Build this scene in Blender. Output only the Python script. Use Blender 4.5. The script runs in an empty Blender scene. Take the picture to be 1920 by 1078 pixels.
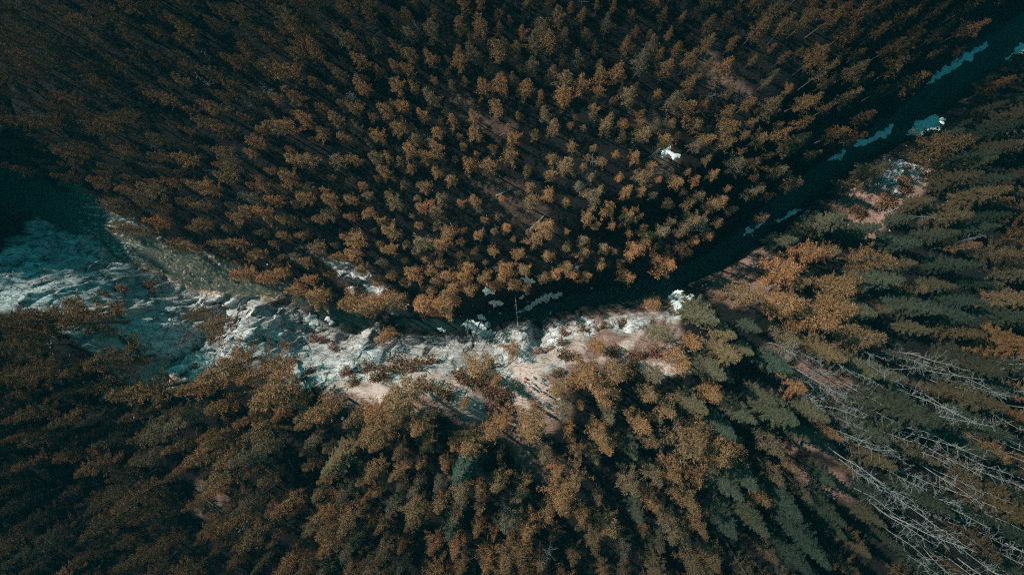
import bpy, bmesh, math, random
import numpy as np
from mathutils import Vector, Matrix

S = bpy.context.scene
COL = S.collection
R = math.radians

# ------------------------------------------------------------------ camera
HC = 142.0                       # metres above the cliff top
FPX = 1280.0                     # focal length in photo pixels (1920 wide)
NX, NY = 1030.0, 512.0           # where straight down falls in the photo
fwd = np.array([-(NX - 960) / FPX, -(539 - NY) / FPX, -1.0]); fwd /= np.linalg.norm(fwd)
rgt = np.cross(fwd, [0, 1, 0]); rgt /= np.linalg.norm(rgt)
upv = np.cross(rgt, fwd)
cam = bpy.data.cameras.new('camera'); cam_o = bpy.data.objects.new('camera', cam); COL.objects.link(cam_o)
cam.sensor_width = 36.0; cam.lens = 36.0 * FPX / 1920; cam.clip_start = 0.5; cam.clip_end = 6000
M = Matrix(((rgt[0], upv[0], -fwd[0], 0), (rgt[1], upv[1], -fwd[1], 0), (rgt[2], upv[2], -fwd[2], HC), (0, 0, 0, 1)))
cam_o.matrix_world = M
S.camera = cam_o

# ------------------------------------------------------------------ light
SUN_EL = R(38); sx, sy = -0.86, 0.51
sun_dir = Vector((sx * math.cos(SUN_EL), sy * math.cos(SUN_EL), math.sin(SUN_EL))).normalized()
w = bpy.data.worlds.new('World'); S.world = w; w.use_nodes = True
nt = w.node_tree; nt.nodes.clear()
sky = nt.nodes.new('ShaderNodeTexSky'); sky.sky_type = 'NISHITA'; sky.sun_disc = False
sky.sun_elevation = SUN_EL; sky.sun_rotation = math.atan2(sx, sy)
mul = nt.nodes.new('ShaderNodeMix'); mul.data_type = 'RGBA'; mul.blend_type = 'MULTIPLY'
mul.inputs[0].default_value = 1.0; mul.inputs[7].default_value = (0.10, 0.66, 0.50, 1)   # teal cast of the clear mountain sky
bg = nt.nodes.new('ShaderNodeBackground'); bg.inputs[1].default_value = 0.15
wo = nt.nodes.new('ShaderNodeOutputWorld')
nt.links.new(sky.outputs[0], mul.inputs[6]); nt.links.new(mul.outputs[2], bg.inputs[0]); nt.links.new(bg.outputs[0], wo.inputs[0])
sl = bpy.data.lights.new('sun', 'SUN'); sl.energy = 5.0; sl.angle = R(0.5); sl.color = (1.0, 0.86, 0.76)
so = bpy.data.objects.new('sun', sl); COL.objects.link(so); so.rotation_euler = (-sun_dir).to_track_quat('-Z', 'Y').to_euler()
S.view_settings.view_transform = 'Standard'; S.view_settings.look = 'None'
S.view_settings.exposure = 0.28; S.view_settings.gamma = 1.0
S.render.engine = 'CYCLES'
S.cycles.filter_width = 1.05; S.cycles.sample_clamp_indirect = 4.0; S.cycles.max_bounces = 5; S.cycles.diffuse_bounces = 3; S.cycles.transparent_max_bounces = 8
S.cycles.use_denoising = False; S.cycles.denoiser = 'OPENIMAGEDENOISE'; S.cycles.denoising_prefilter = 'ACCURATE'

# ------------------------------------------------------------------ numeric helpers
def hash2(ix, iy, seed):
    h = (ix.astype(np.int64) * 374761393 + iy.astype(np.int64) * 668265263 + seed * 1442695041) & 0xffffffff
    h = ((h ^ (h >> 13)) * 1274126177) & 0xffffffff
    return ((h ^ (h >> 16)) & 0xffff) / 32767.5 - 1.0
def vnoise(x, y, seed=0):
    ix = np.floor(x); iy = np.floor(y); fx = x - ix; fy = y - iy
    fx = fx * fx * fx * (fx * (fx * 6 - 15) + 10); fy = fy * fy * fy * (fy * (fy * 6 - 15) + 10)
    a = hash2(ix, iy, seed); b = hash2(ix + 1, iy, seed); c = hash2(ix, iy + 1, seed); d = hash2(ix + 1, iy + 1, seed)
    return (a * (1 - fx) + b * fx) * (1 - fy) + (c * (1 - fx) + d * fx) * fy
def fbm(x, y, octs=4, seed=0, gain=0.5):
    s = 0; a = 1.0; n = 0
    for i in range(octs):
        s = s + a * vnoise(x * 2 ** i + 17.3 * i, y * 2 ** i - 9.1 * i, seed + i); n += a; a *= gain
    return s / n
def ridged(x, y, octs=4, seed=0):
    s = 0; a = 1.0; n = 0
    for i in range(octs):
        s = s + a * (1 - 2 * np.abs(vnoise(x * 2 ** i + 5.7 * i, y * 2 ** i + 3.3 * i, seed + i))); n += a; a *= 0.5
    return s / n
def facets(x, y, cell, tilt, seed):
    """broken rock: each jittered cell is a plane of its own height and tilt"""
    u, v = x / cell, y / cell; iu, iv = np.floor(u), np.floor(v); best = np.full(np.shape(x), 9.0); h = np.zeros(np.shape(x))
    for a in (-1, 0, 1):
        for b in (-1, 0, 1):
            cu, cv = iu + a, iv + b; px = cu + 0.5 + 0.45 * hash2(cu, cv, seed); py = cv + 0.5 + 0.45 * hash2(cu, cv, seed + 1)
            d = np.hypot(u - px, v - py); m = d < best; best = np.where(m, d, best)
            h = np.where(m, 0.5 * hash2(cu, cv, seed + 2) + tilt * ((u - px) * hash2(cu, cv, seed + 3) + (v - py) * hash2(cu, cv, seed + 4)), h)
    return h
def sstep(a, b, x):
    t = np.clip((x - a) / (b - a), 0, 1); return t * t * (3 - 2 * t)
def ray(px, py):
    return fwd + rgt * ((px - 960) / FPX) + upv * ((539 - py) / FPX)
def pix2w(px, py, z):
    d = ray(px, py); t = (z - HC) / d[2]
    return np.array([d[0] * t, d[1] * t])
def w2pix(x, y, z):
    dx, dy, dz = x, y, z - HC
    f = dx * fwd[0] + dy * fwd[1] + dz * fwd[2]
    r_ = dx * rgt[0] + dy * rgt[1] + dz * rgt[2]
    u = dx * upv[0] + dy * upv[1] + dz * upv[2]
    return 960 + FPX * r_ / f, 539 - FPX * u / f
def seg_dist(x, y, pts):
    """distance from points to a polyline, and the parameter (index) of the nearest place"""
    best = np.full(np.shape(x), 1e9); par = np.zeros(np.shape(x))
    for i in range(len(pts) - 1):
        ax, ay = pts[i][:2]; bx, by = pts[i + 1][:2]
        L2 = (bx - ax) ** 2 + (by - ay) ** 2 + 1e-9
        t = np.clip(((x - ax) * (bx - ax) + (y - ay) * (by - ay)) / L2, 0, 1)
        d = np.hypot(x - ax - t * (bx - ax), y - ay - t * (by - ay))
        m = d < best; best = np.where(m, d, best); par = np.where(m, i + t, par)
    return best, par
def in_poly(x, y, poly):
    r_ = np.zeros(np.shape(x), bool); n = len(poly)
    for i in range(n):
        x1, y1 = poly[i][:2]; x2, y2 = poly[(i + 1) % n][:2]
        c = ((y1 > y) != (y2 > y)) & (x < (x2 - x1) * (y - y1) / (y2 - y1 + 1e-12) + x1)
        r_ ^= c
    return r_
def poly_sd(x, y, poly):
    d, _ = seg_dist(x, y, list(poly) + [poly[0]])
    return np.where(in_poly(x, y, poly), d, -d)

# ------------------------------------------------------------------ terrain control: (photo px, photo py, height)
ZW = -36.0                                       # river surface
TOE_W = [(-140, -40), (-112, 120), (-92, 235), (-62, 330), (0, 390), (70, 405), (135, 436), (180, 440), (215, 478), (262, 500), (310, 515), (370, 546), (440, 552), (490, 556)]
TOE_E = [(1370, 488), (1420, 446), (1480, 396), (1540, 352), (1600, 306), (1660, 274), (1720, 252), (1790, 178), (1880, 118), (1990, 60), (2200, -60)]
NORTH_TOE = [(-90, -40), (-70, 120), (-35, 235), (0, 296), (80, 340), (150, 362), (210, 394), (258, 428), (302, 453), (352, 470), (412, 486), (468, 507), (524, 528), (582, 552), (640, 580),
             (700, 594), (770, 598), (830, 602), (870, 598), (930, 588), (985, 578), (1040, 564), (1110, 548), (1190, 532), (1270, 506), (1330, 472), (1390, 426), (1440, 380), (1500, 336),
             (1560, 290), (1620, 246), (1690, 200), (1760, 128), (1840, 68), (1950, 10), (2150, -100)]
RIM_W = [(-260, 556, 3), (0, 566, 1), (90, 577, 1), (180, 592, 0.5), (240, 650, 0), (290, 700, 0), (335, 722, -1)]
LEDGE = [(-260, 505, -12), (30, 540, -7), (110, 538, -9), (170, 542, -12), (215, 525, -20), (262, 522, -29), (335, 547, -32.5), (405, 562, -33)]
GULLY0 = [(20, 500, -21), (110, 502, -24), (190, 505, -28)]
GULLY = [(322, 698, -7), (345, 672, -15), (385, 640, -23), (420, 604, -30), (440, 576, -34)]
BENCH = [(205, 566, -12), (260, 575, -17), (330, 590, -23), (385, 592, -29)]
CREST = [(338, 716, -2), (385, 684, -5), (432, 622, -12), (462, 596, -18), (488, 576, -24), (500, 568, -28)]
CREST_B = [(440, 680, -3), (475, 650, -9), (520, 640, -14), (560, 645, -19), (520, 600, -23)]
RIM_S = [(545, 588, -30), (575, 610, -28), (610, 628, -27), (652, 648, -25), (690, 622, -21), (735, 642, -23), (785, 650, -24), (835, 648, -25), (880, 643, -26), (925, 645, -25), (962, 627, -18), (988, 623, -17),
         (1012, 640, -20), (1045, 622, -17), (1085, 616, -14), (1130, 610, -13), (1180, 602, -14), (1235, 592, -16), (1290, 572, -20), (1335, 540, -24)]
TOP_S = [(600, 690, -6), (690, 692, -3), (780, 690, -3), (870, 690, -3), (930, 694, -3), (985, 672, -3), (1040, 668, -3), (1090, 650, -5), (1160, 646, -5), (1225, 640, -6), (1300, 618, -8)]
RIM_N = [(0, 240, -31), (130, 312, -32), (240, 378, -32.5), (330, 430, -32.5), (430, 466, -32.5), (540, 505, -32.5), (610, 524, -31), (690, 566, -32), (760, 578, -32)]
FIELD = [(1000, 440, -22), (760, 420, -23), (520, 400, -26), (300, 300, -26), (100, 180, -24), (400, 150, -21), (700, 200, -21), (1000, 250, -20), (1300, 250, -20), (1250, 400, -22), (1500, 120, -11), (1650, 60, -10),
         (1000, 80, -16), (700, 20, -15), (300, 0, -17), (60, 0, -20), (1300, 60, -16), (1600, -60, -9), (100, -150, -16), (300, -200, -10), (1000, -200, -8), (1600, -250, -12), (2000, -250, -18),
         
         (100, 660, 1), (-250, 700, 6), (200, 760, 1), (450, 760, 0), (700, 780, 0), (950, 780, 0), (1150, 760, 0), (0, 900, 4), (300, 920, 3), (640, 920, 2), (950, 950, 3), (1250, 900, 5),
         (-250, 1250, 10), (300, 1250, 6), (950, 1250, 7), (1350, 720, 0), (1500, 640, -5), (1500, 760, 5), (1420, 590, -10), (1600, 560, -13), (1700, 470, -15), (1820, 420, -15), (1900, 350, -15), (1950, 520, -6), (1900, 650, 4), (1750, 640, -4),
         (1650, 800, 9), (1850, 850, 16), (1950, 1000, 21), (1700, 1000, 15), (1500, 950, 9), (1600, 1250, 15), (2150, 1200, 26), (2250, 700, 18), (2250, 400, -2)]
CP = []
def addline(pl, z=None, step=3.0):
    pw = []
    for p in pl:
        zz = p[2] if len(p) > 2 else z
        q = pix2w(p[0], p[1], zz); pw.append((q[0], q[1], zz))
    for a, b in zip(pw[:-1], pw[1:]):
        n = max(1, int(math.hypot(b[0] - a[0], b[1] - a[1]) / step))
        for k in range(n):
            t = k / n; CP.append(tuple(a[i] + (b[i] - a[i]) * t for i in range(3)))
    CP.append(pw[-1])
    return pw
rimw = [pix2w(*p) for p in RIM_S]
tw = [pix2w(p[0], p[1], ZW) for p in TOE_W]; te = [pix2w(p[0], p[1], ZW) for p in TOE_E]
tm = []
for i, p in enumerate(rimw):                      # the foot of the cliff stands out a little from its lip
    a, b = rimw[max(i - 1, 0)], rimw[min(i + 1, len(rimw) - 1)]; nx_, ny_ = -(b[1] - a[1]), b[0] - a[0]; L_ = math.hypot(nx_, ny_)
    off = (0.7 - 0.05 * (RIM_S[i][2] - ZW)) + 0.09 * (RIM_S[i][2] - ZW) + 0.8
    tm.append((p[0] + nx_ / L_ * off, p[1] + ny_ / L_ * off))
toeS = [(q[0], q[1], ZW + 0.1) for q in list(tw) + tm + list(te)]
def addworld(pw, step=3.0):
    for a, b in zip(pw[:-1], pw[1:]):
        n = max(1, int(math.hypot(b[0] - a[0], b[1] - a[1]) / step))
        for k in range(n): CP.append(tuple(a[i] + (b[i] - a[i]) * k / n for i in range(3)))
    CP.append(tuple(pw[-1]))
addworld(toeS)
toeN = addline(NORTH_TOE, ZW + 0.1)
tn = [p for p, q in zip([pix2w(*p, ZW) for p in NORTH_TOE], NORTH_TOE) if q[0] > 800]
for offm, zz, i0 in ((2.5, -33, 0), (5.0, -25.5, 1), (8, -23, 2), (13, -20, 5), (19, -12, 5)):     # steep bank north of the narrow reach
    pl = []
    for i in range(max(1, i0), len(tn) - 1):
        a, b = tn[i - 1], tn[i + 1]; nx_, ny_ = -(b[1] - a[1]), (b[0] - a[0]); L_ = math.hypot(nx_, ny_); pl.append((tn[i][0] + nx_ / L_ * offm, tn[i][1] + ny_ / L_ * offm, zz))
    addworld(pl, 4.0)
for offm, zz in ((5, -31), (11, -25.5), (18, -20.5)):   # open scree slope east of the cliffs
    pl = []
    for i in range(1, len(te) - 1):
        a, b = te[i - 1], te[i + 1]; nx_, ny_ = (b[1] - a[1]), -(b[0] - a[0]); L_ = math.hypot(nx_, ny_); pl.append((te[i][0] + nx_ / L_ * offm, te[i][1] + ny_ / L_ * offm, zz))
    addworld(pl, 4.0)
for L in (RIM_W, LEDGE, GULLY0, GULLY, BENCH, CREST, CREST_B, RIM_S, TOP_S, RIM_N): addline(L)
for p in FIELD:
    q = pix2w(*p); CP.append((q[0], q[1], p[2]))
def resamp(p, m):
    p = np.array([q[:2] for q in p]); d = np.append(0, np.cumsum(np.hypot(*np.diff(p, axis=0).T))); t = np.linspace(0, d[-1], m)
    return np.stack([np.interp(t, d, p[:, i]) for i in (0, 1)], 1)
rS, rN = resamp(toeS, 90), resamp(toeN, 90)
for a in rS:                                      # deepest line, half-way to the nearest point of the other bank
    b = rN[np.argmin(np.hypot(*(rN - a).T))]
    if np.hypot(*(a - b)) > 2.2: CP.append(((a[0] + b[0]) / 2, (a[1] + b[1]) / 2, ZW - 1.0))
CP += [(-160, 20, -8), (-167, 36, 15), (-166, 24, 9), (-169, 8, 17), (-167, 55, 14), (-182, 25, 24), (-165, -5, 10), (-180, 70, 18), (-184, 0, 20)]   # unseen wooded bluff, added to shade the slabs and river
rivp = [tuple(p[:2]) for p in toeS] + [tuple(p[:2]) for p in toeN][::-1]
CP = np.array(CP)
bad = in_poly(CP[:, 0], CP[:, 1], rivp) & (CP[:, 2] > ZW + 0.5)
for c in CP[bad]: print('IN RIVER', c.round(1), [round(float(v)) for v in w2pix(*c)])
CP = CP[~bad]
CP = np.array(CP)
keep = [0]
for i in range(1, len(CP)):
    if np.min(np.hypot(CP[keep, 0] - CP[i, 0], CP[keep, 1] - CP[i, 1])) > 0.7: keep.append(i)
CP = CP[keep]
n = len(CP)
A = np.zeros((n + 1, n + 1)); A[:n, :n] = -np.hypot(CP[:, None, 0] - CP[None, :, 0], CP[:, None, 1] - CP[None, :, 1]); A[:n, n] = 1; A[n, :n] = 1
W = np.linalg.solve(A + np.diag([-1e-3] * n + [0]), np.append(CP[:, 2], 0))
BX, BY = 185.0, 110.0
def base_h(x, y):
    shp = np.shape(x); xf = np.clip(np.ravel(x), -BX, BX); yf = np.clip(np.ravel(y), -BY, BY); out = np.empty(len(xf))
    for i in range(0, len(xf), 20000):
        out[i:i + 20000] = -np.hypot(xf[i:i + 20000, None] - CP[None, :, 0], yf[i:i + 20000, None] - CP[None, :, 1]) @ W[:n] + W[n]
    return out.reshape(shp)

ROCK = [(-260, 375), (0, 388), (70, 400), (135, 432), (180, 436), (215, 474), (262, 495), (370, 540), (440, 545), (505, 555), (560, 588), (650, 636), (690, 612), (740, 632), (870, 630), (930, 636), (970, 608), (1000, 618), (1040, 608),
        (1090, 596), (1180, 590), (1235, 586), (1300, 566), (1290, 590), (1230, 606), (1190, 618), (1140, 624), (1095, 630), (1060, 640), (1020, 652), (995, 675), (960, 672), (930, 686), (880, 676), (830, 684), (780, 672), (740, 684), (690, 694), (640, 706),
        (600, 700), (560, 668), (500, 664), (430, 668), (380, 706), (330, 722), (285, 704), (235, 655), (190, 604), (90, 580), (0, 568), (-260, 560)]
ROCK_B = [(1640, 345), (1660, 312), (1700, 304), (1742, 312), (1735, 335), (1700, 365), (1665, 372)]
ROCK_C = [(575, 470), (625, 485), (690, 515), (735, 550), (770, 590), (735, 592), (690, 545), (640, 518)]
ROCK_D = [(120, 338), (158, 354), (215, 385), (265, 418), (310, 445), (355, 463), (400, 480), (398, 489), (350, 474), (300, 458), (255, 434), (205, 402), (150, 368), (115, 350)]
PATHS = [([(760, 712), (812, 710), (850, 722), (880, 746), (925, 766), (962, 790)], 1.1),
         ([(960, 690), (990, 705), (1015, 728), (1038, 755)], 1.7),
         ([(1040, 672), (1072, 664), (1090, 650), (1088, 632)], 1.3), ([(1052, 688), (1085, 672), (1120, 676), (1150, 672)], 0.7),
         ([(1205, 618), (1180, 640), (1166, 662), (1190, 680), (1225, 690), (1262, 694), (1290, 694)], 0.75),
         ([(640, 722), (690, 738), (725, 748)], 1.1), ([(690, 690), (705, 715), (725, 735)], 0.9), ([(860, 755), (890, 775), (905, 782)], 1.1), ([(950, 730), (970, 745), (982, 762)], 1.1),
         ([(150, 588), (188, 603), (228, 650), (280, 694), (330, 720), (392, 705), (420, 700)], 1.3), ([(1000, 690), (1040, 668)], 1.1)]
BGX, BGY = np.arange(-190, 190.1, 0.8), np.arange(-112, 112.1, 0.8)
BGZ = base_h(*np.meshgrid(BGX, BGY))
def bilin(gx, gy, gz, x, y):
    x = np.asarray(x, float); y = np.asarray(y, float); st = gx[1] - gx[0]
    u = np.clip((x - gx[0]) / st, 0, len(gx) - 1.001); v = np.clip((y - gy[0]) / st, 0, len(gy) - 1.001); i = u.astype(int); j = v.astype(int); u = u - i; v = v - j
    return (gz[j, i] * (1 - u) + gz[j, i + 1] * u) * (1 - v) + (gz[j + 1, i] * (1 - u) + gz[j + 1, i + 1] * u) * v
def march(px, py, h, lift=0.0, top=45.0):
    """where the sight line first comes down to LIFT above the ground"""
    d = ray(px, py); z = np.arange(top, -42, -0.25); t = (z - HC) / d[2]; x, y = d[0] * t, d[1] * t
    hit = np.nonzero(z <= np.maximum(h(x, y), ZW) + lift)[0]; k = hit[0] if len(hit) else len(z) - 1
    return float(x[k]), float(y[k])
def base_q(x, y): return bilin(BGX, BGY, BGZ, x, y)
def wpoly(P):
    """photo outline -> ground outline, on the terrain"""
    return [march(p[0], p[1], base_q) for p in P]
rockW = [wpoly(P) for P in (ROCK, ROCK_B, ROCK_C, ROCK_D)]
pathW = [(wpoly(P), wd) for P, wd in PATHS]
def masks(x, y):
    wob = 1.6 * fbm(x / 4.0, y / 4.0, 4, 31)
    rk = np.full(np.shape(x), 0.0)
    for P in rockW: rk = np.maximum(rk, sstep(-0.7, 0.9, poly_sd(x, y, P) + wob))
    pt = np.zeros(np.shape(x))
    for P, wd in pathW:
        d, _ = seg_dist(x, y, P); pt = np.maximum(pt, sstep(wd + 0.6, wd * 0.5, d + 0.9 * wob))
    dS, _ = seg_dist(x, y, toeS); dN, _ = seg_dist(x, y, toeN)
    rv = in_poly(x, y, [p[:2] for p in toeS] + [p[:2] for p in toeN][::-1])
    bed = np.where(rv, 1.0, sstep(0.8, 0.0, np.minimum(dS, dN)))
    return rk, pt, bed
def full_h(x, y):
    """terrain height with its relief, and the masks"""
    x = np.asarray(x, float); y = np.asarray(y, float)
    z = base_h(x, y); rk, pt, bed = masks(x, y)
    gx, gy = x * 0.8 + y * 0.6, -x * 0.6 + y * 0.8
    z = z + sstep(-153, -163, x) * (5.5 * fbm(x / 7, y / 7, 4, 515) + 1.0)  # ragged crest on the added bluff, to break its shadow edge
    rel = 0.45 * fbm(x / 7, y / 7, 3, 3) + 0.12 * fbm(x / 1.3, y / 1.3, 3, 8)
    wx, wy = gx + 2.2 * fbm(gx / 6, gy / 6, 3, 14), gy + 2.2 * fbm(gx / 6, gy / 6, 3, 15)
    crag = 3.0 * ridged(wx / 14, wy / 6.0, 5, 40) + 1.5 * ridged(wx / 4.2, wy / 2.2, 4, 60) - 1.0 + 2.1 * facets(wx, wy, 4.6, 1.5, 300) + 1.0 * facets(wx * 0.8, wy, 1.9, 1.4, 310)
    st = (z + crag + 0.7 * fbm(x / 9, y / 9, 2, 33)) / 2.6; fl = np.floor(st); crag = 0.55 * crag + 0.45 * ((fl + sstep(0.45, 1.0, st - fl)) * 2.6 - z)
    eg = sstep(4.5, 0.0, np.minimum(seg_dist(x, y, toeS)[0], seg_dist(x, y, toeN)[0])); z = z + eg * (0.75 * fbm(x / 3.2, y / 3.2, 3, 505) + 0.1)
    bedn = 0.16 * fbm(x / 0.9, y / 0.9, 2, 77)
    z = z + rel * (1 - rk) * (1 - 0.7 * pt) * (1 - bed) + crag * rk * (1 - bed) * (1 - 0.75 * pt) + bedn * bed
    return z, rk, pt, bed
def hgt(x, y): return float(full_q(x, y))
def full_q(x, y): return bilin(FGX, FGY, FGZ, x, y)
def place(px, py, lift=0.0):
    """ground point under a photo point, for something whose seen point is LIFT metres above its foot"""
    x, y = march(px, py, full_q, lift); return x, y, hgt(x, y)

# ------------------------------------------------------------------ object helpers
def mesh_np(name, V, F, mat, attrs=None, smooth=False, k=4):
    me = bpy.data.meshes.new(name); V = np.asarray(V, np.float32); F = np.asarray(F, np.int32)
    me.vertices.add(len(V)); me.vertices.foreach_set('co', V.ravel())
    me.loops.add(F.size); me.loops.foreach_set('vertex_index', F.ravel())
    me.polygons.add(len(F)); me.polygons.foreach_set('loop_start', np.arange(0, F.size, F.shape[1], dtype=np.int32))
    if smooth: me.polygons.foreach_set('use_smooth', np.ones(len(F), bool))
    me.update(calc_edges=True)
    for a, v in (attrs or {}).items():
        at = me.attributes.new(a, 'FLOAT', 'POINT'); at.data.foreach_set('value', np.asarray(v, np.float32))
    if mat: me.materials.append(mat)
    return me
def link(name, me, parent=None, loc=None, rz=0.0):
    o = bpy.data.objects.new(name, me); COL.objects.link(o)
    if parent: o.parent = parent
    if loc is not None: o.location = loc
    if rz: o.rotation_euler = (0, 0, rz)
    return o
def tag(o, label=None, cat=None, group=None, kind=None):
    if label: o['label'] = label
    if cat: o['category'] = cat
    if group: o['group'] = group
    if kind: o['kind'] = kind
    return o
class Geo:
    def __init__(s): s.V = []; s.F = []; s.n = 0
    def add(s, V, F): s.V.append(np.asarray(V, float)); s.F.append(np.asarray(F, int) + s.n); s.n += len(V)
    def tube(s, pts, rad, k=6):
        pts = np.asarray(pts, float); m = len(pts); V = []
        for i in range(m):
            t = pts[min(i + 1, m - 1)] - pts[max(i - 1, 0)]; t /= np.linalg.norm(t) + 1e-9
            a = np.cross(t, [0.31, 0.87, 0.2]); a /= np.linalg.norm(a) + 1e-9; b = np.cross(t, a)
            for j in range(k):
                c = 2 * math.pi * j / k; V.append(pts[i] + rad[i] * (a * math.cos(c) + b * math.sin(c)))
        F = []
        for i in range(m - 1):
            for j in range(k):
                F.append((i * k + j, i * k + (j + 1) % k, (i + 1) * k + (j + 1) % k, (i + 1) * k + j))
        s.add(V, F)
    def arr(s): return np.concatenate(s.V), np.concatenate(s.F)

# ------------------------------------------------------------------ materials
def new_mat(name):
    m = bpy.data.materials.new(name); m.use_nodes = True; t = m.node_tree; t.nodes.clear()
    out = t.nodes.new('ShaderNodeOutputMaterial'); return m, t, out
class NB:
    def __init__(s, t): s.t = t
    def n(s, kind, **kw):
        x = s.t.nodes.new(kind)
        for k, v in kw.items(): setattr(x, k, v)
        return x
    def l(s, a, b): s.t.links.new(a, b)
    def attr(s, name, typ='GEOMETRY'):
        x = s.n('ShaderNodeAttribute', attribute_name=name, attribute_type=typ); return x.outputs['Fac']
    def coords(s): return s.n('ShaderNodeNewGeometry').outputs['Position']
    def noise(s, vec, scale, detail=4, rough=0.55):
        x = s.n('ShaderNodeTexNoise'); x.inputs['Scale'].default_value = scale; x.inputs['Detail'].default_value = detail; x.inputs['Roughness'].default_value = rough
        s.l(vec, x.inputs['Vector']); return x.outputs['Fac']
    def voro(s, vec, scale, feature='F1', out='Distance'):
        x = s.n('ShaderNodeTexVoronoi', feature=feature); x.inputs['Scale'].default_value = scale; s.l(vec, x.inputs['Vector']); return x.outputs[out]
    def ramp(s, fac, stops):
        x = s.n('ShaderNodeValToRGB'); e = x.color_ramp.elements
        while len(e) < len(stops): e.new(0.5)
        for i, (p, c) in enumerate(stops): e[i].position = p; e[i].color = (*c, 1) if len(c) == 3 else c
        s.l(fac, x.inputs[0]); return x.outputs[0]
    def mix(s, fac, a, b, blend='MIX'):
        x = s.n('ShaderNodeMix', data_type='RGBA', blend_type=blend)
        for sock, v in ((x.inputs[0], fac), (x.inputs[6], a), (x.inputs[7], b)):
            if isinstance(v, (int, float)): sock.default_value = v
            elif isinstance(v, tuple): sock.default_value = (*v, 1)
            else: s.l(v, sock)
        return x.outputs[2]
    def math(s, op, a, b=0.0):
        x = s.n('ShaderNodeMath', operation=op)
        for sock, v in ((x.inputs[0], a), (x.inputs[1], b)):
            if isinstance(v, (int, float)): sock.default_value = v
            else: s.l(v, sock)
        return x.outputs[0]
    def grey(s, lo, hi, fac): return s.ramp(fac, [(0.0, lo), (1.0, hi)])
    def bump(s, h, strength=0.5, dist=0.2):
        x = s.n('ShaderNodeBump'); x.inputs['Strength'].default_value = strength; x.inputs['Distance'].default_value = dist; s.l(h, x.inputs['Height']); return x.outputs[0]
    def principled(s, out, col, rough=0.8, normal=None, spec=0.25):
        p = s.n('ShaderNodeBsdfPrincipled'); p.inputs['Roughness'].default_value = rough; p.inputs['Specular IOR Level'].default_value = spec
        if isinstance(col, tuple): p.inputs['Base Color'].default_value = (*col, 1)
        else: s.l(col, p.inputs['Base Color'])
        if normal: s.l(normal, p.inputs['Normal'])
        s.l(p.outputs[0], out.inputs[0]); return p
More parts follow.
